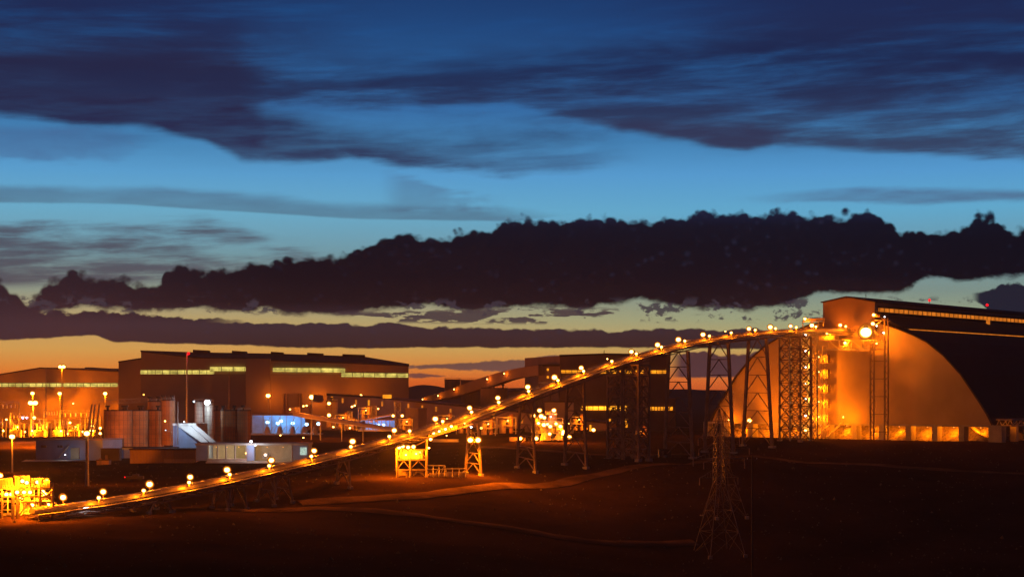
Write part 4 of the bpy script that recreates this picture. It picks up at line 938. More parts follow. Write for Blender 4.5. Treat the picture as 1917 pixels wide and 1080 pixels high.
for i in range(26):
    px=3+i*7.2+random.uniform(-2,2); Y=random.uniform(705,790); yb=820-(Y-700)*.03; h=random.uniform(14,26)
    t=thing('post_insulator',W(px,yb,Y),f"pale slim insulator post in the switchyard, {ORD[i]} from the left",'insulator','insulator posts of the switchyard')
    a=W(px,yb,Y); b=W(px,yb-h,Y); MB().bar(a,b,.4).build('post',STEEL,t); c_=MB()
    for k in range(5): c_.cyl(b+UP*(k*.35),.45,.18,10)
    c_.bar(b+UP*1.8-Vector((1.4,0,0)),b+UP*1.8+Vector((1.4,0,0)),.15); c_.build('insulator',WHITE,t)
for i,px in enumerate((30,75,110,140,172)):
    c_=W(px,812,720); t=thing('transformer',(c_.x,720,W(px,820,720).z),f"finned transformer tank in the glowing switchyard, {ORD[i]} from the left",'transformer','transformers of the switchyard')
    MB().box(c_,2.2,1.4,1.7).build('tank',CLAD,t); f_=MB()
    for k in range(8): f_.box(c_+Vector((-1.9+k*.54,-1.7,0)),.08,.35,1.3)
    f_.build('cooling_fins',STEEL,t); b_=MB()
    for k in range(3): b_.cyl(c_+Vector((-1+k,0,1.7)),.16,1.5,8)
    b_.build('bushings',WHITE,t)
for i in range(14):
    px=6+i*13.5; py=[806,812,799,808][i%4]; lamp(W(px,py,[718,742,765,728][i%4]),f"small low orange lamp among the switchyard equipment, {ORD[i]} from the left",'small lamps of the switchyard',r=.42,power=34000,name='yard_lamp')
for i,(px,py) in enumerate(((187.5,801),(187.5,811),(173,797),(173,806))): lamp(W(px,py,700),f"{['upper','lower'][i%2]} yellow lamp of the {['right','left'][i//2]} stacked pair beside the rusty silos",r=.55,power=1800)
wl=thing('retaining_wall',W(95,824,700),'long low dark wall along the front edge of the switchyard','wall')
MB().bar(W(-40,822.5,698),W(190,820,698),.4,1.6).build('wall_panel',RUST,wl); MB().bar(W(-40,819.8,698),W(190,817.6,698),.55,.25).build('coping',CONC,wl)
# ------------------------------------------------------------------ blue lit hall below the mill
PQ=Plane(464,835,600,835)
qh=thing('blue_lit_hall',PQ.pt(530,812),'open fronted hall full of blue-white light under the mill','building')
mb=MB(); PQ.slab(mb,464,811.5,600,814,-12,1.5); mb.build('floor_slab',CONC,qh)
mb=MB(); PQ.slab(mb,464,775,568,777.3,-12,.5); mb.build('roof',RUST,qh)
mb=MB(); PQ.slab(mb,466,777.4,566,811.4,-11.5,-11.1); mb.build('rear_wall',mat('pale blue panel',(.30,.55,.80),.6,0,.2,.3),qh)
for px in (466,471,492,508,524,536,548,563): mb=MB(); PQ.slab(mb,px,777.4,px+1.2,811.4,-.4,0); mb.build('column',CONC,qh)
mb=MB()
for px in (494,512,540): mb.bar(PQ.pt(px,811,-2),PQ.pt(px+12,780,-2),.3)
mb.build('brace',STEEL,qh)
for i,px in enumerate((501,524,548,570,590)):
    t=thing('process_pump',PQ.pt(px,811,3),f"pale rounded machine before the blue lit hall, {ORD[i]} from the left",'machine','machines before the blue lit hall')
    a=PQ.pt(px,811,3); m_b=MB(); m_b.cyl(a,1.6,2.2,12,r2=1.1); m_b.sph(a+UP*2.4,1.1,10,6); m_b.build('casing',CONC,t); MB().bar(a+Vector((1.2,0,1)),a+Vector((2.8,.3,3.4)),.35).build('pipe',STEEL,t)
for i,(px,py) in enumerate(((501,790),(520,792),(526,788),(548,792),(574,794),(596,793))): lamp(PQ.pt(px,py,-7),f"large blue-white lamp inside the blue lit hall, {ORD[i]} from the left",'blue-white lamps in the hall',r=.9,power=900,c=(.20,.52,1),m=EBL,name='hall_lamp',off=(1.2,-1.6,.6))
P5=Plane(665,800,735,796)
q2=thing('small_blue_hall',P5.pt(700,806),'smaller blue-white lit open hall left of the pale mauve box','building')
mb=MB(); P5.slab(mb,672,804.5,732,807,-9,1); mb.build('floor_slab',CONC,q2)
mb=MB(); fr=[P5.pt(668,786,.5),P5.pt(730,775,.5),P5.pt(730,777.5,.5),P5.pt(668,788.5,.5)]; bk=[p-P5.n*9 for p in fr]; mb.add(fr+bk,[(0,1,2,3),(7,6,5,4),(0,4,5,1),(1,5,6,2),(2,6,7,3),(3,7,4,0)]); mb.build('roof',CLAD,q2)
mb=MB(); P5.slab(mb,674,787,731,804.4,-8.8,-8.4); mb.build('rear_wall',MAT['pale blue panel'],q2)
mb=MB(); P5.slab(mb,668,785.5,735,786.7,-.3,.2); mb.build('crane_beam',RUST,q2)
for px in (675,683,689,697,706,714,722,729): mb=MB(); P5.slab(mb,px,786.8,px+1.0,804.4,-.4,0); mb.build('column',STEEL if px%2 else RUST,q2)
for i,px in enumerate((680,692,708,718)): lamp(P5.pt(px,795,-4),f"blue-white lamp inside the smaller hall, {ORD[i]} from the left",'blue-white lamps in the smaller hall',r=.7,power=500,c=(.12,.42,1),m=EBL,name='hall_lamp',off=(.9,-1.2,.4))
# grey gallery sloping down right in front of the halls
PGy=Plane(540,790,740,720)
gg=thing('pale_sloping_gallery',PGy.pt(640,815),'pale grey brown covered gallery sloping down to the right before the blue lit hall','gallery')
mb=MB(); q=[PGy.pt(548,778),PGy.pt(738,808.5),PGy.pt(738,802.5),PGy.pt(548,772)]; mb.hexa([q[0],q[1],q[1]-PGy.n*4,q[0]-PGy.n*4,q[3],q[2],q[2]-PGy.n*4,q[3]-PGy.n*4]); mb.build('casing',CLAD,gg)
mb=MB(); mb.bar(PGy.pt(566,781,.3),PGy.pt(738,806.5,.3),.5,.3); mb.build('side_rail',WHITE,gg)
for px,y in ((583,784),(600,787),(640,793),(680,799)): 
    a=PGy.pt(px,y,-2); MB().bar(Vector((a.x,a.y,CZ-22)),a,.45).build('leg',STEEL,gg)
mb=MB(); PGy.slab(mb,542,762,552,771.8,-3,0); mb.build('end_cabin',CLAD,gg)
lamp(W(543,766,770),'orange lamp lighting the end cabin of the pale sloping gallery',r=.35,power=3500,off=(1.6,-1.5,.3))
# tank with platforms (608-632)
tk=tank(610,631,752,800,800,'banded orange lit tank with platforms below the mill wall',CLAD,1,4,'tank')
for i,(px,py,r,p_w,l) in enumerate(((616,755,.75,7000,'upper lamp beside the banded tank'),(616,777,.8,7000,'lower lamp beside the banded tank'),(568,760,.4,1200,'left of two tiny lamps on the mill wall'),(574,759,.4,1200,'right of two tiny lamps on the mill wall'),(659,761,.45,1500,'left of two tiny lamps below the mill eave'),(664,759,.4,1200,'right of two tiny lamps below the mill eave'),
   (736,778,.6,6000,'round lamp left of the pale mauve box'),(753,778,.6,6000,'round lamp right beside the pale mauve box'),(791,784,.5,4000,'orange lamp right of the pale mauve box'),(774,794,1.0,9000,'bright oblong lamp above the conveyor near the lit bin'),(708,765,.35,600,'dim orange lamp between the lit slots and the smaller hall'),
   (624,799,.4,2500,'small lamp at the foot of the banded tank'),(655,801,.4,900,'small reddish lamp right of the blue lit hall'),(466,814,.3,900,'tiny lamp on the ground left of the blue lit hall'),(525,814.5,.3,900,'tiny lamp on the ground before the blue lit hall'),(568,819,.3,1500,'tiny lamp on the dark slope before the blue lit hall'))):
    lamp(W(px,py,790 if i<10 else 760),l.replace('lamp','orange lamp',1) if 'orange' not in l else l,r=r,power=p_w)
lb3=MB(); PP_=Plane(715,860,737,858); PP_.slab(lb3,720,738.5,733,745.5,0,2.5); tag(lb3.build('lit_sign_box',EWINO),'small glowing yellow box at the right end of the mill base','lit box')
# pipe frames, clutter between 740 and 800
for i,(px,y0,y1,wd_,l) in enumerate(((745,752,804,10,'braced steel frame left of the pale mauve box'),(700,760,788,9,'grey braced frame above the smaller blue hall'),(655,770,800,8,'small orange lit frame left of the smaller blue hall'))):
    a=W(px,y1,800); z1=W(px,y0,800).z
    box_tower('lattice_mast',l,(a.x,a.y),wd_*.125,1.2,a.z,z1,4,.3,.15,'x',cat='steel frame',m=STEEL,ax=Vector((1,0,0)))
# ------------------------------------------------------------------ glowing screening plant (975-1060)
SY=655
sp=thing('screening_plant',W(1015,826,SY),'dazzling floodlit yellow screening plant with hoppers and platforms behind the trestles','plant')
PSP=Plane(970,656,1065,653)
for px in (996,1004,1014,1025,1035,1045,1053): MB().bar(PSP.pt(px,825,0),PSP.pt(px,806 if px>1030 else 790,0),.35).build('post',STEEL,sp)
for (x0,x1,y,d) in ((996,1055,810,6),(998,1040,797,6),(1002,1022,784,5),(1020,1042,775,4)):
    mb=MB(); PSP.slab(mb,x0,y,x1,y+1,-d,1); mb.build('platform',STEEL,sp)
    hr=MB()
    for k in range(int((x1-x0)/2)+1): hr.bar(PSP.pt(x0+k*2,y,1),PSP.pt(x0+k*2,y-4.5,1),.09)
    hr.bar(PSP.pt(x0,y-4.5,1),PSP.pt(x1,y-4.5,1),.1); hr.build('handrail',STEEL,sp)
mb=MB()
for (x0,x1,y0,y1) in ((1010,1031,811,824),(1038,1052,812,823)):
    q=[PSP.pt(x0,y1,1.5),PSP.pt(x1,y1,1.5),PSP.pt(x1-4,y0,1.0),PSP.pt(x0+4,y0,1.0)]; mb.hexa([q[0]-PSP.n*4,q[1]-PSP.n*4,q[1],q[0],q[3]-PSP.n*3,q[2]-PSP.n*3,q[2],q[3]])
mb.build('hopper',CLAD,sp)
mb=MB(); PSP.slab(mb,1012,799,1033,807,-4,.6); mb.build('screen_housing',CLAD,sp)
mb=MB(); q=[PSP.pt(998,824,.5),PSP.pt(1008,824,.5),PSP.pt(1010,784,-2),PSP.pt(1003,784,-2)]; mb.hexa([q[0]-PSP.n*3,q[1]-PSP.n*3,q[1],q[0],q[3]-PSP.n*3,q[2]-PSP.n*3,q[2],q[3]]); mb.build('feed_chute',CLAD,sp)
def pipes(pl,par,x0,x1,y0,y1,o0,o1,k,w_=.2):
    fx=MB(); p=pl.pt((x0+x1)/2,(y0+y1)/2,(o0+o1)/2)
    for i in range(k):
        t_=pl.pt(random.uniform(x0,x1),random.uniform(y0,y1),random.uniform(o0,o1)); a=Vector((t_.x,p.y,p.z)); b=Vector((t_.x,p.y,t_.z)); fx.bar(p,a,w_); fx.bar(a,b,w_); fx.bar(b,t_,w_); p=t_
    fx.build('pipework',STEEL,par)
pipes(PSP,sp,1000,1055,782,822,-3,1,26)
mb=MB(); PSP.slab(mb,1026,777,1040,790,-2.5,-2); mb.build('louvred_panel',RUST,sp)
for i,(px,py,r,pw) in enumerate(((1010,768,.85,6000),(1037,768,.85,6000),(998,778,.9,7000),(1013,779,.95,7000),(1019,781.5,.7,3000),(1008,792,.7,3500),(1018,795,.9,5000),(1025,794,.6,3000),(1030,798,.8,4500),(1041,793,.7,3500),(1049,798,.85,5000),(1055,808,.95,6000),(1029,812,.7,3000),(1004,820.5,.9,5000),(974,820.5,.85,6000),(1066,818,.8,6000),(1053,812,.6,2000))):
    lamp(PSP.pt(px,py,2.0),f"blazing orange floodlight of the screening plant, {ORD[i]} counted from its upper left",'floodlights of the screening plant',r=r*.85,power=pw*1.3,off=(.2,-.9,.2) if i%2 else (0,3.4,-1))
lamp(PSP.pt(1031,780,2),'small cyan lamp in the middle of the screening plant',r=.3,power=300,c=(.3,.8,1),m=EBL)
yb_=MB(); YP=Plane(955,665,1000,660); YP.slab(yb_,958,818,984,825,0,2.0); tag(yb_.build('lit_skid',CLAD),'long low pale skid lit at the left of the screening plant','skid')
mb=MB(); PSb=Plane(1012,760,1065,757); sb_=bldg('screening_shed',PSb,[(1020,752),(1064,753.5)],12,'plain brown shed glowing behind the screening plant',CZ-21,CLAD)
mb=MB(); PSb.slab(mb,1019.5,751,1064.5,752.4,-12,.5); mb.build('roof',ROOF,sb_)
lamp(W(1111,804.5,735),'orange starlike lamp low before the brown building',r=.75,power=9000)
lamp(W(1157,795,790),'orange lamp by the doorway of the brown building, behind the twin tower',r=.5,power=5000)
lamp(W(1065,793,650),'tiny lamp on the splayed trestle at mid height',r=.2,power=500)
# lit low wall at 812-860 and platform lamps
PLW=Plane(805,690,865,686); lw=MB(); PLW.slab(lw,811,821.5,859,827,0,1.2); tag(lw.build('low_wall',CONC),'low pale wall glowing yellow on the terrace edge right of the lit bin','wall')
lamp(W(836,815,680),'lamp post lighting the low yellow wall on the terrace edge',r=.22,power=2600,pole=2,off=(0,1.5,-.5))
# ------------------------------------------------------------------ lit bin station (745-800)
SB=Plane(735,484,930,488); zs=tz(*SB.pt(770,898)[:2])
bn=thing('transfer_bin',(SB.pt(770,898).x,SB.pt(770,898).y,zs),'floodlit open steel bin station under the conveyor, glowing yellow at its upper level','transfer station')
def colm(px,y0,o,w=.5,y1=897): a=SB.pt(px,y1,o); b=SB.pt(px,y0,o); MB().bar(Vector((a.x,a.y,zs-.2)),b,w).build('column',DSTEEL,bn)
for o in (0,-7):
    for px,y0 in ((743.5,836),(768,834),(798.5,822)): colm(px,y0,o)
for y_,x0,x1 in ((841,743,799),(860.5,743,799),(879,743,799)):
    for o in (0,-7): mb=MB(); mb.bar(SB.pt(x0,y_,o),SB.pt(x1,y_,o),.4); mb.build('floor_beam',DSTEEL,bn)
mb=MB(); PSd=SB; PSd.slab(mb,744,860,798,861,-7,0); mb.build('floor_deck',STEEL,bn)
mb=MB(); SB.slab(mb,750,843,793,859,-6.5,-2.2); mb.build('bin_wall',RUST,bn)
for x0,x1 in ((752,766),(770,786)):
    mb=MB(); q=[SB.pt(x0,859,-2),SB.pt(x1,859,-2),SB.pt(x1-2,844,-1.6),SB.pt(x0+2,844,-1.6)]; mb.hexa([q[0]-SB.n*2,q[1]-SB.n*2,q[1],q[0],q[3]-SB.n*2,q[2]-SB.n*2,q[2],q[3]]); mb.build('hopper',CLAD,bn)
br_=MB()
for (x0,x1) in ((743.5,768),(768,798.5)):
    for o in (0,-7):
        xm=(x0+x1)/2; br_.bar(SB.pt(x0,878,o),SB.pt(xm,862,o),.22); br_.bar(SB.pt(x1,878,o),SB.pt(xm,862,o),.22); br_.bar(SB.pt(x0,895,o),SB.pt(xm,880,o),.2); br_.bar(SB.pt(x1,895,o),SB.pt(xm,880,o),.2)
br_.bar(SB.pt(785,842,0),SB.pt(798,858,0),.3); br_.bar(SB.pt(745,858,0),SB.pt(751,843,0),.25); br_.bar(SB.pt(770,838,0),SB.pt(800,823,0),.35)
br_.build('bracing',DSTEEL,bn)
mb=MB(); SB.slab(mb,746,880,796,893,-6,-5.6); mb.build('lower_panel',RUST,bn)
for i,(px,py,o) in enumerate(((747,837.5,1),(754,835,1),(764,837,1),(774,836,1),(779,849,-1.2),(760,851,-1.2),(787,846,-1.2))): lamp(SB.pt(px,py,o),f"blazing lamp of the lit bin station, {ORD[i]} from its upper left",'lamps of the lit bin station',r=.52 if i<4 else .25,power=60000 if i==0 else 3000,off=(-2.5,-1.5,-.4) if i==0 else (.3,-.6,-.5) if i<4 else (0,-.6,0))
lamp(SB.pt(806,822,0),'orange lamp right above the lit bin station under the conveyor',r=.45,power=1500)
lamp(SB.pt(796,806,0),'small lamp beneath the conveyor above the lit bin station',r=.3,power=500)
lamp(SB.pt(803,838,0),'small orange lamp on the right corner of the lit bin station',r=.28,power=1200)
# bright tray under conveyor, 800-850
ty=thing('scraper_tray',SB.pt(830,812),'brightly lit inclined tray hung under the conveyor right of the bin station','tray')
mb=MB(); q=[W(802,822,487),W(856,801,494),W(856,797,494),W(802,816,487)]; mb.hexa([q[0],q[1],q[1]+Vector((0,2,0)),q[0]+Vector((0,2,0)),q[3],q[2],q[2]+Vector((0,2,0)),q[3]+Vector((0,2,0))]); mb.build('tray',CLAD,ty)
MB().bar(W(802,815.5,486.8),W(856,796.5,493.8),.12).build('rim',STEEL,ty)
for i,(px,py) in enumerate(((812,811),(822,807),(834,803),(845,798))): lamp(W(px,py,485),f"bright lamp along the inclined tray under the conveyor, {ORD[i]} from the left",'lamps of the inclined tray',r=.42,power=900,off=(0,1.3,-.3))
# skid modules right of the bin
for i,(x0,x1,y0,y1,nm,l) in enumerate(((800,833,871,895,'pump_skid','open braced pump skid right of the lit bin station'),(835,872,877,895,'valve_skid','low pale valve skid left of the twin floodlight trestle'))):
    t=thing(nm,(SB.pt((x0+x1)/2,895).x,SB.pt((x0+x1)/2,895).y,zs),l,'skid'); fm=MB()
    for px in np.linspace(x0,x1,4): 
        for o in (0,-3): fm.bar(Vector((SB.pt(px,y1,o).x,SB.pt(px,y1,o).y,zs)),SB.pt(px,y0,o),.2)
    for o in (0,-3): fm.bar(SB.pt(x0,y0,o),SB.pt(x1,y0,o),.28); fm.bar(SB.pt(x0,y0+7,o),SB.pt(x1,y0+7,o),.2); fm.bar(SB.pt(x0+10,y1,o),SB.pt(x0+20,y0+7,o),.18); fm.bar(SB.pt(x1-12,y1,o),SB.pt(x1-2,y0+2,o),.18)
    fm.build('frame',STEEL,t); vm=MB()
    for k in range(5): p=SB.pt(x0+4+k*(x1-x0-8)/4,y1-3,-1.5); vm.cyl(p-UP*.5,.55,1.3,10); vm.bar(p+UP*.8,p+UP*.8+Vector((1.4,0,.3)),.25)
    vm.build('vessels',CLAD,t)
    for px in (x0+8,x1-8): mb=MB(); SB.slab(mb,px-4,y1-10,px+4,y1-1,-1.2,-.9); mb.build('cabinet_panel',CLAD,t)
# twin floodlights on the 886 trestle
for i,(px) in enumerate((880.5,895)): lamp(W(px,823.5,494),f"{'left' if i==0 else 'right'} of the twin bright floodlights on the narrow orange lit trestle",r=.75,power=42000,off=(0,-1.0,-.3))
lamp(W(882,799,495),'small white lamp above the twin floodlights of the narrow trestle',r=.28,power=300,m=EWH)
lamp(W(901,801,495),'unlit looking round lamp bracket above the twin floodlights of the narrow trestle',r=.4,power=200,m=EO2)
# ------------------------------------------------------------------ low end transfer station at the far left
PT=Plane(-60,380,112,388); z5=tz(*PT.pt(50,968)[:2])
ts_=thing('transfer_station',(PT.pt(50,968).x,PT.pt(50,968).y,z5),'dazzling floodlit steel transfer station at the low left end of the conveyor','transfer station')
for o in (0,-8):
    for px,y0 in ((-30,918),(3,918),(24,910),(33,892),(74,895),(98,903)):
        a=PT.pt(px,968,o); MB().bar(Vector((a.x,a.y,z5-.3)),PT.pt(px,y0,o),.5).build('column',DSTEEL,ts_)
for y_,x0,x1 in ((914,-35,100),(929,-35,98),(940,33,98)):
    for o in (0,-8): MB().bar(PT.pt(x0,y_,o),PT.pt(x1,y_,o),.42).build('floor_beam',DSTEEL,ts_)
mb=MB(); PT.slab(mb,-35,913,98,914,-8,0); mb.build('floor_deck',STEEL,ts_)
b_=MB()
for x0,x1,ya,yb2 in ((33,74,940,965),(74,98,940,965)):
    xm=(x0+x1)/2; b_.bar(PT.pt(x0+2,yb2,0),PT.pt(xm,ya,0),.28); b_.bar(PT.pt(x1-2,yb2,0),PT.pt(xm,ya,0),.28)
b_.bar(PT.pt(76,938,0),PT.pt(97,918,0),.35); b_.bar(PT.pt(76,918,0),PT.pt(97,938,0),.35); b_.bar(PT.pt(34,936,0),PT.pt(52,925,0),.3); b_.bar(PT.pt(2,955,0),PT.pt(12,942,0),.25)
b_.build('bracing',DSTEEL,ts_)
for x0,x1,y0,y1,o in ((31,59,891,912,-5),(62,90,895,912,-5),(82,92,898,912,-2),(92,102,904,910,-3)): mb=MB(); PT.slab(mb,x0,y0,x1,y1,o,o+2.5); mb.build('drive_housing',CLAD,ts_)
mb=MB(); PT.slab(mb,34,917,60,937,-6,-3); mb.build('head_chute',CLAD,ts_)
tb=MB(); a=PT.pt(-40,911,-3); b2=PT.pt(24,902,-3); 
for k in range(12): tb.bar(a.lerp(b2,k/12),a.lerp(b2,(k+.85)/12),2.2,2.2)
tb.build('feed_belt_tube',BELTM,ts_)
pipes(PT,ts_,-20,98,916,964,-7.5,-.5,40,.16)
hr=MB()
for px in range(-34,100,3): hr.bar(PT.pt(px,913,.1),PT.pt(px,908.5,.1),.08)
hr.bar(PT.pt(-34,908.5,.1),PT.pt(98,908.5,.1),.08); hr.build('handrail',STEEL,ts_)
mb=MB(); PT.slab(mb,34,948,98,966,-7.9,-7.6); mb.build('rear_panel',CLAD,ts_)
for i,(px,py,o) in enumerate(((12,925,-1),(21,925,-1),(32,921,1),(45,921,-1),(56,921,-1),(80,920,-1.5),(84,925,-1.5),(42,900,-1.0),(50,903,-1),(70,902,-1),(88,900,-.5),(40,931,-2),(90,944,-2),(60,945,-3),(1,890,-3))): lamp(PT.pt(px,py,o),f"blazing lamp of the low transfer station, {ORD[i]} counted from its left",'lamps of the low transfer station',r=.46,power=9000,off=(.2,-.9,-.3) if i%2 else (0,-1.2,.5))
wk=tag(MB().bar(W(153,951,396),W(164,948,398),.5,.9).build('parked_pickup_lamp',EWH),'small white glint of a vehicle lamp under the low end of the conveyor','vehicle lamp')
# ------------------------------------------------------------------ pickup truck with red tail lights
tk_c=W(252,892,500); zt0=tz(tk_c.x,500)+.0
pk=thing('pickup_truck',(tk_c.x,500,zt0),'dark pickup truck with red tail lights on the track behind the conveyor','truck')
bd=MB(); bd.box((tk_c.x,500,zt0+.95),2.6,.95,.4); bd.box((tk_c.x+.3,500,zt0+1.6),.9,.85,.32); bd.build('body',DARK,pk)
for sx in (-1.6,1.6):
    for sy in (-.95,.95): w_=MB(); w_.bar((tk_c.x+sx,500+sy-.12,zt0+.4),(tk_c.x+sx,500+sy+.12,zt0+.4),.8); w_.build('wheel',RUBB,pk)
for sy in (-.7,.7): MB().box((tk_c.x-2.62,500+sy-.28,zt0+1.1),.12,.3,.16).build('tail_light',ERED,pk)
# ------------------------------------------------------------------ pylons and power pole in the foreground
def pylon(px,y0,yb,Y,label,rot,arms,w0,m,wt=.16,waist=None,name='power_pylon'):
    c=W(px,yb,Y); c.z=tz(c.x,c.y); zt_=W(px,y0,Y).z; H=zt_-c.z
    t=thing(name,c,label,'pylon'); ax=Vector((math.cos(rot),math.sin(rot),0)); ay=Vector((-ax.y,ax.x,0)); waist=waist or .58
    cr=[(-1,-1),(1,-1),(1,1),(-1,1)]; wz=[(0,w0/2),(waist,w0*.125),(.86,w0*.10),(1,.12)]
    P_=lambda k,sx,sy: c+ax*sx*wz[k][1]+ay*sy*wz[k][1]+UP*H*wz[k][0]
    for sx,sy in cr:
        l=MB()
        for k in range(3): l.bar(P_(k,sx,sy),P_(k+1,sx,sy),wt*(1.5 if k==0 else 1.1))
        l.build('leg',m,t)
    b=MB()
    for i in range(4):
        (a1,b1),(a2,b2)=cr[i],cr[(i+1)%4]
        fr_=[0,.34,.64,1.0]
        for f0,f1 in zip(fr_[:-1],fr_[1:]):
            p=P_(0,a1,b1).lerp(P_(1,a1,b1),f0); q=P_(0,a2,b2).lerp(P_(1,a2,b2),f0); r_=P_(0,a1,b1).lerp(P_(1,a1,b1),f1); s_=P_(0,a2,b2).lerp(P_(1,a2,b2),f1)
            b.bar(p,s_,wt*.6); b.bar(q,r_,wt*.6)
            if f0<.5: b.bar(r_,s_,wt*.6)
        lattice(b,P_(1,a1,b1),P_(1,a2,b2),P_(2,a1,b1),P_(2,a2,b2),8,wt*.6,'x')
        lattice(b,P_(2,a1,b1),P_(2,a2,b2),P_(3,a1,b1),P_(3,a2,b2),4,wt*.5,'x')
    b.build('bracing',m,t)
    for f,L in arms:
        a_=MB(); h=c+UP*H*f; w_=w0*.11
        for sg in (-1,1):
            tip=h+ax*sg*L
            for sy in (-1,1): a_.bar(h+ax*sg*w_+ay*sy*w_,tip,wt*.9); a_.bar(h+ax*sg*w_+ay*sy*w_+UP*1.9,tip,wt*.8)
            for k in range(1,5):
                g=k/5; a_.bar(h+ax*sg*(w_+(L-w_)*g)+ay*w_*(1-g),h+ax*sg*(w_+(L-w_)*g)+ay*w_*(1-g)+UP*1.9*(1-g),wt*.5); a_.bar(h+ax*sg*(w_+(L-w_)*g)+ay*w_*(1-g),h+ax*sg*(w_+(L-w_)*(g-.2))-ay*w_*(1.2-g),wt*.5)
        o=a_.build('crossarm',m,t)
        for sg in (-1,1):
            tip=h+ax*sg*L; ins=MB(); [ins.cyl(tip-UP*(.3+.3*k),.16,.3,8,r2=.07) for k in range(6)]; ins.build('insulator',DSTEEL,o)
    for sx,sy in cr: MB().box(P_(0,sx,sy),.5,.5,.4).build('footing',CONC,t)
    return t
GALV=mat('bright galvanised angle',(.20,.17,.14),.45,.2,.1,.5)
PYR=.35
pylon(1346,765,1038,430,'large lattice power pylon in the dark foreground before the trestle',PYR,((.53,5.4),(.66,7.2),(.80,5.8)),9.8,GALV,.10,.48)
pylon(1356,770,1010,462,'second lattice power pylon just behind the large foreground one',PYR,((.52,6.2),(.65,7.6),(.79,6.4)),9.0,DSTEEL,.07,.48)
pp=W(1408,1080,400); pp.z=tz(pp.x,400); pq=thing('power_pole',pp,'tall dark timber power pole right of the foreground pylons','power pole')
zt_=W(1408,852,400).z; MB().cyl(pp-UP*.4,.22,zt_-pp.z+.4,10,r2=.13).build('pole',DARK,pq); MB().bar(Vector((pp.x-1.2,400.3,zt_-1)),Vector((pp.x+1.2,399.7,zt_-1)),.16).build('crossarm',DARK,pq)
[MB().cyl((pp.x+d,400,zt_-.9),.08,.35,8).build('insulator',WHITE,pq) for d in (-1.1,0,1.1)]
# low scrub scattered over the dark foreground
rk=MB(); rr=random.Random(4)
for i in range(2600):
    Y=rr.uniform(300,640); x=rr.uniform(-.32,.32)*Y
    if abs(x)>240: continue
    rk.v.append((x,Y,0))
P0=rk.v; rk=MB(); zz=terr([p[0] for p in P0],[p[1] for p in P0])
for (x,y,_),z in zip(P0,zz):
    r=rr.uniform(.12,.42)**1.0*(1.8 if rr.random()<.06 else 1); v=[]
    for k in range(6): a=k*math.pi/3+rr.random(); v.append((x+math.cos(a)*r*rr.uniform(.6,1.2),y+math.sin(a)*r,z-.05))
    v.append((x+rr.uniform(-.1,.1),y,float(z)+r*rr.uniform(.6,1.3))); k0=len(rk.v); rk.v+=v; rk.f+=[(k0+j,k0+(j+1)%6,k0+6) for j in range(6)]
tag(rk.build('scrub',mat('dry scrub',(.10,.085,.05),1,0,.4,.8)),'low dry scrub and stones strewn over the dark ground','scrub',kind='stuff')

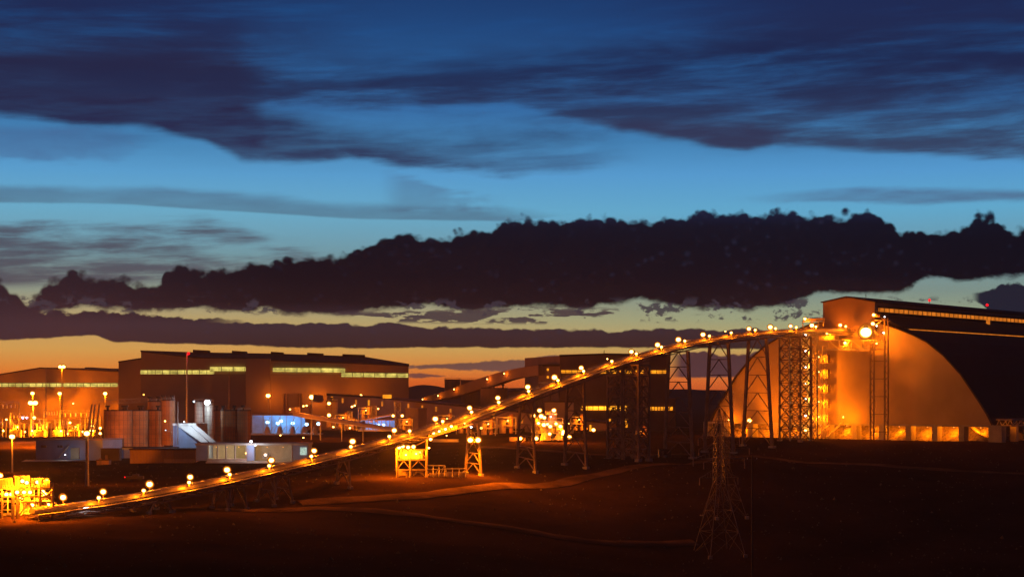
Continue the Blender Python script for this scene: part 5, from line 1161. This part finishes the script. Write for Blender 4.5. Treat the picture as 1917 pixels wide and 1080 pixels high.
# ------------------------------------------------------------------ process modules cluttering the plant terrace
for i,(px,yb_,Y,wd_,h,l) in enumerate(((641,803,775,3.2,6.5,'small orange lit process frame just right of the banded tank'),(657,806,765,2.6,5,'low process frame below the two tiny eave lamps'),(684,786,840,3.4,6,'process frame standing above the smaller blue hall roof'),(760,806,735,3.0,5,'process frame below the pale mauve box'),(835,806,730,3.6,6.5,'process frame right of the bright tray, behind the conveyor'),(868,812,712,3.0,5.5,'process frame left of the two bright trestle floodlights'),(912,815,705,3.4,6,'process frame right of the two bright trestle floodlights'),(948,812,715,4.0,7,'widest process frame, left of the screening plant'),(1082,806,735,3.2,6,'process frame between the screening plant and the brown building lamp'),(1200,822,690,3.0,4.5,'dim process frame right of the twin bay tower'))):
    c_=W(px,yb_,Y); t=thing('process_module',c_,l,'process frame','process frames on the plant terrace'); fr_=MB()
    for sx in (-1,1):
        for sy in (-1,1): fr_.bar(c_+Vector((sx*wd_,sy*1.5,0)),c_+Vector((sx*wd_,sy*1.5,h)),.3)
    for z_ in (h*.5,h):
        for sy in (-1,1): fr_.bar(c_+Vector((-wd_,sy*1.5,z_)),c_+Vector((wd_,sy*1.5,z_)),.3)
        for sx in (-1,1): fr_.bar(c_+Vector((sx*wd_,-1.5,z_)),c_+Vector((sx*wd_,1.5,z_)),.3)
    fr_.bar(c_+Vector((-wd_,-1.5,h*.5)),c_+Vector((wd_,-1.5,h)),.2); fr_.build('frame',STEEL,t)
    v_=MB(); v_.cyl(c_+Vector((-wd_*.4,0,.3)),wd_*.34,h*.75,14); v_.sph(c_+Vector((-wd_*.4,0,.3+h*.75)),wd_*.34,14,6,.5); v_.build('vessel',CLAD,t)
    v_=MB(); v_.cyl(c_+Vector((wd_*.5,.2,.3)),wd_*.22,h*1.15,12); v_.build('column',SILO,t)
    p_1=MB(); a=c_+Vector((-wd_*.4,-.4,h*.95)); b=c_+Vector((wd_*.5,-.4,h*.95)); p_1.bar(a,b,.25); p_1.bar(b,b+Vector((0,0,-h*.8)),.25); p_1.bar(b+Vector((0,0,-h*.8)),c_+Vector((wd_*1.3,-.4,h*.15)),.25); p_1.build('pipework',STEEL,t)
    lamp(c_+Vector((wd_*.15,-2.2,h*.8)),f"small orange lamp on the {l.split(',')[0]}",'lamps on the process frames',r=.24,power=[2600,1500,2200,1800,1200,1500,1800,2400,2200,500][i],name='frame_lamp',off=(0,-1.2,-.5))
# ------------------------------------------------------------------ air
hz=MB().hexa([(-2250,-460,-12),(2250,-460,-12),(2250,3250,-12),(-2250,3250,-12),(-2250,-460,CZ+41),(2250,-460,CZ+41),(2250,3250,CZ+41),(-2250,3250,CZ+41)])
hm=bpy.data.materials.new('haze air'); hm.use_nodes=True; t_=hm.node_tree; t_.nodes.clear()
pv=t_.nodes.new('ShaderNodeVolumePrincipled'); pv.inputs['Color'].default_value=(.9,.85,.8,1); pv.inputs['Density'].default_value=HAZE; pv.inputs['Anisotropy'].default_value=.45
oo=t_.nodes.new('ShaderNodeOutputMaterial'); t_.links.new(pv.outputs[0],oo.inputs['Volume'])
tag(hz.build('haze',hm),'thin dusty air glowing round the lamps','haze',kind='stuff')

# extra narrow spots added at the two yard masts to brighten the silos
for nm,loc,tgt,pw in (('tall near lamp pole',W(167,812,474),W(245,805,650),460000),('bright orange lamp on a short pole',W(26,818,565),W(262,800,650),150000)):
    o=[q for q in bpy.data.objects if q.get('label','').startswith(nm)][0]
    light(o,loc,pw,r=.6,kind='SPOT',spot=15,aim=tgt)
